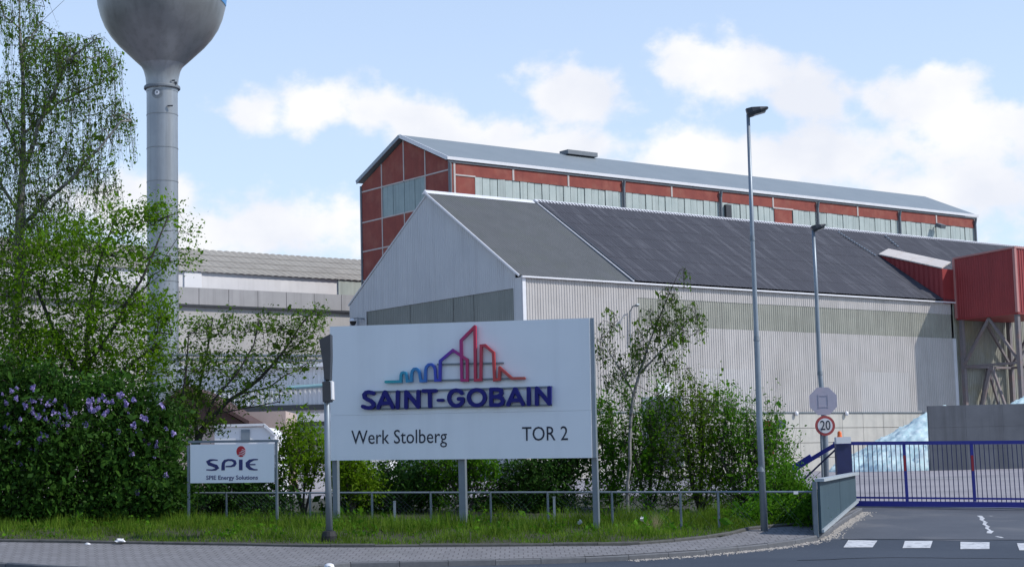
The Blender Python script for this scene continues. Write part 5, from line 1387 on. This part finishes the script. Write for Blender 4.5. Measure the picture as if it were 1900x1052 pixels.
# brushy tree of long bare branches left of the sign
Y0 = 47.5; b0_ = gpt(352, Y0)
plant('brushy_tree', 'sparse small tree with long slanting dark branches left of the large sign', 'tree', b0_,
      [[b0_, P_(355, 850), P_(372, 800), P_(420, 745), P_(482, 702), P_(520, 660), P_(560, 600), P_(585, 575)], [P_(375, 800), P_(395, 740, -.4), P_(440, 690, -.5), P_(470, 640, -.6), P_(480, 600, -.6)],
       [P_(365, 815), P_(365, 730, .4), P_(385, 650, .5), P_(395, 590, .5)], [P_(440, 732), P_(500, 715, .3), P_(560, 680, .4), P_(600, 670, .4)], [P_(400, 768), P_(460, 755, -.3), P_(520, 745, -.4)],
       [P_(360, 830), P_(335, 760, -.4), P_(345, 680, -.5), P_(350, 620, -.5)], [P_(355, 850), P_(315, 800, .3), P_(310, 740, .3)]],
      [(375, 610, 35, 25, 34, Y0, .7), (430, 610, 30, 30, 30, Y0, .7), (495, 600, 40, 25, 34, Y0, .8), (560, 605, 40, 30, 40, Y0, .8), (590, 590, 18, 25, 14, Y0, .5), (360, 670, 40, 40, 60, Y0, .9), (430, 680, 60, 40, 70, Y0, .9),
       (520, 670, 60, 40, 55, Y0, .9), (560, 650, 40, 30, 30, Y0, .8), (345, 740, 35, 45, 70, Y0, .8), (410, 740, 50, 30, 46, Y0, .8), (480, 730, 60, 25, 30, Y0, .8), (340, 800, 30, 35, 60, Y0, .7), (390, 790, 30, 20, 26, Y0, .6)],
      M['leaf_olive'], M['bark_dark'], leaf=.060, per_tip=9, spread=.13, seed=13, k=.0026, rmin=.005, bend=.1, mult=2.3)
# lilacs
def lilac(label, px, Y, blobs, seed, flowers):
    b = gpt(px, Y); p = lambda x, y, d=0: at(x, y, Y + d)
    top = min(bl[1] for bl in blobs)
    t = plant('lilac_bush', label, 'bush', b, [[b, p(px, 900), p(px - 8, 820), p(px - 15, top + 30)], [b, p(px + 50, 860, .3), p(px + 75, top + 60, .4)], [b, p(px - 60, 860, -.3), p(px - 90, top + 60, -.3)]],
              blobs, M['leaf_lilac'], M['bark_dark'], leaf=.09, per_tip=30, spread=.19, seed=seed, group='lilac bushes', k=.004)
    r = np.random.default_rng(seed + 100)
    # one flower panicle: a cone of small petals
    n = 130; f = r.random(n); rad = (1 - f) * .062 + .010; an = r.random(n) * 6.28
    C = np.c_[rad * np.cos(an), rad * np.sin(an), f * .20]
    me = leaf_mesh('blossom', C, .040, r, aspect=.9); me.materials.append(M['petal'])
    for (x, y, rx, ry, n_) in flowers:
        for _ in range(int(n_ * 1.7)):
            q = at(x + r.uniform(-rx, rx), y + r.uniform(-ry, ry), Y - 1.0 + r.uniform(-.1, .5))
            o = bpy.data.objects.new('blossom', me); COL.objects.link(o); o.parent = t; o.location = Vector(q - wloc(t))
            s = r.uniform(.3, .85); o.scale = (s, s, s); o.rotation_euler = (r.normal(0, .35), r.normal(0, .35), r.random() * 6)
lilac('lilac bush with the most purple blossom at the far left', 75, 45.2,
      [(60, 700, 60, 25, 40, 45.3, .6), (130, 735, 40, 30, 50, 45.2, .6), (0, 690, 40, 25, 24, 45.4, .6), (60, 740, 90, 40, 110, 45.2, .9), (20, 810, 90, 60, 230, 45.0, 1.0), (110, 820, 80, 70, 240, 45.0, 1.0), (60, 900, 120, 60, 330, 44.9, 1.0), (-60, 860, 70, 100, 150, 45, 1), (50, 950, 130, 25, 130, 44.7, .7), (-20, 730, 70, 50, 90, 45.4, .8)],
      21, [(80, 765, 38, 25, 11), (100, 792, 34, 20, 7), (62, 822, 30, 14, 8), (40, 770, 35, 40, 6), (20, 745, 40, 25, 5), (10, 850, 40, 40, 3)])
lilac('lilac bush with a few pale blossoms left of the small sign', 240, 45.6,
      [(200, 725, 50, 25, 40, 45.8, .6), (265, 735, 30, 25, 24, 45.8, .6), (310, 780, 30, 40, 40, 45.8, .6), (220, 760, 70, 40, 90, 45.8, .9), (200, 830, 70, 60, 200, 45.4, 1.0), (285, 830, 55, 60, 170, 45.5, 1.0), (240, 910, 100, 60, 290, 45.2, 1.0), (310, 910, 45, 60, 130, 45.0, .8), (230, 955, 110, 22, 120, 44.9, .7)],
      22, [(185, 755, 34, 20, 9), (225, 748, 26, 14, 5), (145, 770, 25, 25, 4), (260, 790, 50, 40, 6), (240, 860, 70, 45, 6), (280, 920, 25, 25, 4), (300, 830, 25, 40, 4)])

def shrub(name, label, px, Y, blobs, mat_, seed, leaf=.066, per=26, spread=.18, group='shrubs behind the fence', bark='bark_dark', stems=3, mode='bush', strand=.5, mult=1.3):
    b = gpt(px, Y); top = min(q[1] for q in blobs); w = max(abs(q[0] - px) for q in blobs) * .7 + 12
    tr_ = [[b, at(px, 930, Y), at(px + 4, (930 + top) / 2, Y), at(px, top, Y)]]
    for s in range(1, stems): 
        sg_ = -1 if s % 2 else 1
        tr_.append([b, at(px + sg_ * w * .4, 900, Y + .3 * sg_), at(px + sg_ * w * .8, (870 + top) / 2, Y + .4 * sg_)])
    return plant(name, label, 'shrub', b, tr_, blobs, mat_, M[bark], leaf=leaf, per_tip=per, spread=spread, seed=seed, group=group, k=.0038, mult=mult, mode=mode, strand=strand, trunk_name='stem', crown_name='foliage')
shrub('shrub', 'yellow green shrub between the small sign and the large sign', 563, 47.3, [(560, 830, 35, 45, 90, 47.3, .7), (590, 860, 25, 40, 50, 47.3, .6), (545, 880, 45, 40, 90, 47.3, .7), (530, 845, 15, 25, 24, 47.3, .5)], M['leaf_yellow'], 31, mode='shoot', strand=.45, mult=.9)
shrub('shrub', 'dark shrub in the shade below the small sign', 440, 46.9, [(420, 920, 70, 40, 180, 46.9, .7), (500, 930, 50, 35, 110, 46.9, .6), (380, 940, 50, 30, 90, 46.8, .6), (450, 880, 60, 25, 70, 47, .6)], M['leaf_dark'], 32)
shrub('shrub', 'yellowish shrub showing under the left end of the large sign', 655, 47.0, [(650, 880, 40, 30, 110, 47, .7), (640, 850, 35, 25, 60, 47, .6), (670, 905, 35, 20, 50, 47, .6)], M['leaf_yellow'], 33)
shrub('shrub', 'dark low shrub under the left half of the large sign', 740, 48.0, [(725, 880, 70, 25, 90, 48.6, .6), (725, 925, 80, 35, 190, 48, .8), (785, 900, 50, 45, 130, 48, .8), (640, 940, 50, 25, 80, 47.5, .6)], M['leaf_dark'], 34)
shrub('shrub', 'green upright shrub behind the middle post of the large sign', 865, 47.4, [(850, 880, 40, 45, 110, 47.4, .7), (890, 880, 35, 40, 90, 47.4, .7), (830, 930, 40, 35, 80, 47.4, .7), (800, 870, 20, 25, 30, 47.5, .5)], M['leaf_mid'], 35, mode='shoot', strand=.45, mult=.9)
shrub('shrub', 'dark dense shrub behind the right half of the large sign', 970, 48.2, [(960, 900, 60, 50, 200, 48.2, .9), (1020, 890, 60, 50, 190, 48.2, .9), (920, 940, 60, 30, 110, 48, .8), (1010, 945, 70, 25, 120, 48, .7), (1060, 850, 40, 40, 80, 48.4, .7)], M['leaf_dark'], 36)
shrub('shrub', 'dark shrub beside the right edge of the large sign', 1135, 48.6, [(1120, 790, 25, 45, 70, 48.6, .7), (1130, 870, 40, 60, 150, 48.5, .8), (1120, 940, 50, 30, 90, 48.2, .7)], M['leaf_mid'], 37, leaf=.06, mode='shoot', strand=.4, mult=.9)
shrub('shrub', 'green bushy shrub around the foot of the young birch', 1205, 47.8, [(1160, 760, 14, 40, 20, 47.8, .4), (1225, 745, 14, 30, 16, 47.8, .4), (1190, 830, 50, 60, 170, 47.8, .8), (1230, 790, 35, 40, 80, 47.9, .7), (1210, 900, 60, 50, 170, 47.6, .8), (1180, 950, 50, 22, 60, 47.2, .6)], M['leaf_mid'], 38, leaf=.058, mode='shoot', strand=.65, mult=1.0, per=20)
shrub('shrub', 'tall green shrub midway between the young birch and the tall lamp', 1300, 47.4, [(1262, 760, 12, 35, 16, 47.4, .4), (1285, 745, 10, 30, 12, 47.4, .3), (1330, 760, 12, 35, 14, 47.4, .4), (1290, 800, 45, 45, 110, 47.4, .8), (1270, 860, 55, 55, 180, 47.3, .8), (1320, 870, 50, 60, 170, 47.3, .8), (1300, 940, 70, 30, 140, 47, .7), (1310, 765, 25, 25, 30, 47.4, .5)], M['leaf_yellow'], 39, leaf=.055, mode='shoot', strand=.75, mult=.95, per=19)
shrub('shrub', 'light green shrub directly behind the tall lamp', 1385, 46.8, [(1362, 770, 12, 35, 14, 46.8, .3), (1392, 775, 10, 30, 10, 46.8, .3), (1440, 800, 14, 45, 16, 46.9, .4), (1462, 845, 14, 35, 16, 46.8, .4), (1370, 815, 45, 40, 100, 46.8, .7), (1380, 870, 55, 55, 190, 46.7, .8), (1430, 870, 40, 45, 110, 46.7, .7), (1400, 935, 60, 32, 140, 46.5, .7), (1430, 820, 25, 35, 40, 46.9, .5), (1345, 785, 25, 25, 26, 46.8, .5)], M['leaf_mid'], 40, leaf=.056, mode='shoot', strand=.65, mult=.95, per=20)
shrub('shrub', 'low leafy shrub between the tall lamp and the barrier panel', 1465, 45.4, [(1450, 920, 45, 35, 150, 45.0, .8), (1492, 935, 20, 30, 90, 44.2, .8), (1440, 955, 60, 18, 110, 44.0, .9), (1500, 962, 14, 12, 30, 43.0, .5), (1380, 960, 40, 14, 50, 44.2, .6), (1455, 880, 22, 22, 34, 45.6, .5)], M['leaf_mid'], 41, leaf=.062)
# young birch
Y0 = 45.6; b0_ = gpt(1163, Y0)
plant('young_birch', 'slender young birch with white stem right of the large sign', 'tree', b0_,
      [[b0_, P_(1166, 900), P_(1170, 820), P_(1178, 730), P_(1190, 680), P_(1215, 610), P_(1240, 545), P_(1262, 500)], [P_(1178, 735), P_(1160, 700, -.2), P_(1135, 660, -.3), P_(1115, 625, -.3)],
       [P_(1190, 690), P_(1225, 650, .3), P_(1262, 610, .4), P_(1290, 585, .4)], [P_(1183, 715), P_(1225, 735, -.3), P_(1290, 735, -.5), P_(1350, 755, -.6), P_(1395, 762, -.6)], [P_(1180, 740), P_(1165, 735, .2), P_(1120, 710, .3)]],
      [(1240, 545, 22, 18, 24, Y0, .4), (1215, 585, 35, 25, 44, Y0, .6), (1275, 575, 30, 22, 34, Y0, .5), (1250, 615, 35, 25, 40, Y0, .6), (1195, 630, 35, 30, 46, Y0, .7), (1130, 600, 22, 30, 24, Y0, .5), (1120, 650, 22, 28, 22, Y0, .5),
       (1180, 670, 35, 25, 34, Y0, .6), (1240, 665, 30, 25, 24, Y0, .5), (1300, 600, 14, 18, 10, Y0, .3), (1140, 695, 30, 20, 20, Y0, .5), (1260, 690, 30, 15, 12, Y0, .4), (1340, 745, 45, 14, 10, Y0 - .4, .3), (1270, 505, 14, 14, 5, Y0, .3)],
      M['leaf_olive'], M['bark_birch'], leaf=.052, per_tip=13, spread=.12, mode='weep', strand=.5, seed=14, k=.0025, rmin=.005, bend=.15)

# grass of the verge (nobody could count it)
def grass():
    r = np.random.default_rng(5)
    n = 75000
    lo, hi = iD[8 * 0:8 * 14], None
    d = np.r_[0, np.cumsum(np.linalg.norm(np.diff(lo, axis=0), axis=1))]
    tt = r.random(n) * (d[-1] - 15) + 15
    bx_ = np.interp(tt, d, lo[:, 0]); by_ = np.interp(tt, d, lo[:, 1])
    dep = 5.2
    f = r.random(n) ** 1.15
    X = bx_ + r.normal(0, .05, n); Y = by_ + .10 + f * (dep - np.clip((bx_ - 3) * .45, 0, 3.4))
    patch = .5 + .5 * np.sin(X * 1.7 + 3 * np.sin(X * .6)) * np.sin(Y * 2.1 + X)
    keep = r.random(n) < (.35 + .65 * patch) * np.where(f < .05, .35, 1)
    X, Y, f, patch = X[keep], Y[keep], f[keep], patch[keep]; n = len(X)
    h = (.06 + .30 * f ** .8) * (.6 + .7 * patch) * r.uniform(.5, 1.35, n)
    tall = r.random(n) < .012; h[tall] *= 1.7
    zb = np.array([hv(x, y) for x, y in zip(X, Y)]) - .02
    an = r.random(n) * 6.28; w = (.008 + .006 * r.random(n))
    lean = r.normal(0, .28, (n, 2)) * h[:, None]
    A = np.c_[X - np.cos(an) * w, Y - np.sin(an) * w, zb]; B = np.c_[X + np.cos(an) * w, Y + np.sin(an) * w, zb]
    T = np.c_[X + lean[:, 0], Y + lean[:, 1], zb + h]
    V = np.stack([A, B, T], axis=1).reshape(-1, 3)
    o = link_mesh('grass', mesh_arrays('grass', V, np.arange(3 * n).reshape(n, 3)), M['grass'])
    tag(o, 'uneven tall grass growing on the verge below the signs', 'grass', kind='stuff')
grass()

# a dry tuft and a few seeding dandelions in the verge
def tuft():
    c = gnd(1216, 984, KT); r = np.random.default_rng(3); mb = MB()
    for i in range(60):
        a = r.random() * 6.28; q = c + np.array([math.cos(a), math.sin(a), 0]) * r.random() * .08; h = r.uniform(.2, .5); t = q + np.array([r.normal(0, .16), r.normal(0, .1), h])
        w = np.array([.006, 0, 0]); mb.add([q - w, q + w, t], [(0, 1, 2)])
    o = mb.build('dry_grass_tuft', M['straw'], loc=c); tag(o, 'straw coloured dry grass tuft at the foot of the young birch', 'grass tuft', kind='stuff')
tuft()
for i, (x, y, lb_) in enumerate(((1076, 968, 'white dandelion clock left of the right sign post'), (1094, 980, 'white dandelion clock close to the foot of the right sign post'), (1192, 962, 'white dandelion clock right of the young birch stem'))):
    c = at(x, y, 42.6); gz_ = G(c[0], c[1]) + KT
    d = thing('dandelion', lb_, 'flower', (c[0], c[1], gz_), 'dandelion clocks in the verge')
    MB().tube([(c[0], c[1], gz_ - .02), (c[0] + .01, c[1], c[2])], .006, 5).build('stalk', M['leaf_mid'], d)
    r = np.random.default_rng(40 + i); v = r.normal(0, 1, (90, 3)); v = v / np.linalg.norm(v, axis=1, keepdims=True) * .045
    link_mesh('seed_head', leaf_mesh('seed_head', v + c, .03, r, aspect=.8), M['paper'], d)

# broad-leaved weeds among the grass
def weeds():
    r = np.random.default_rng(77); C = []
    for _ in range(170):
        px = r.uniform(0, 1390); p = gnd(px, r.uniform(962, 1001) - (18 if px > 1250 else 0) - r.uniform(0, 10), KT + .02)
        h = r.uniform(.06, .38)
        for _ in range(int(10 + 40 * h)):
            C.append(p + np.array([r.normal(0, .10), r.normal(0, .10), abs(r.normal(0, .5)) * h]))
    o = link_mesh('weeds', leaf_mesh('weeds', np.array(C), .075, r, aspect=.6), M['leaf_mid'])
    tag(o, 'broad leaved weeds scattered through the verge grass', 'weeds', kind='stuff')
weeds()
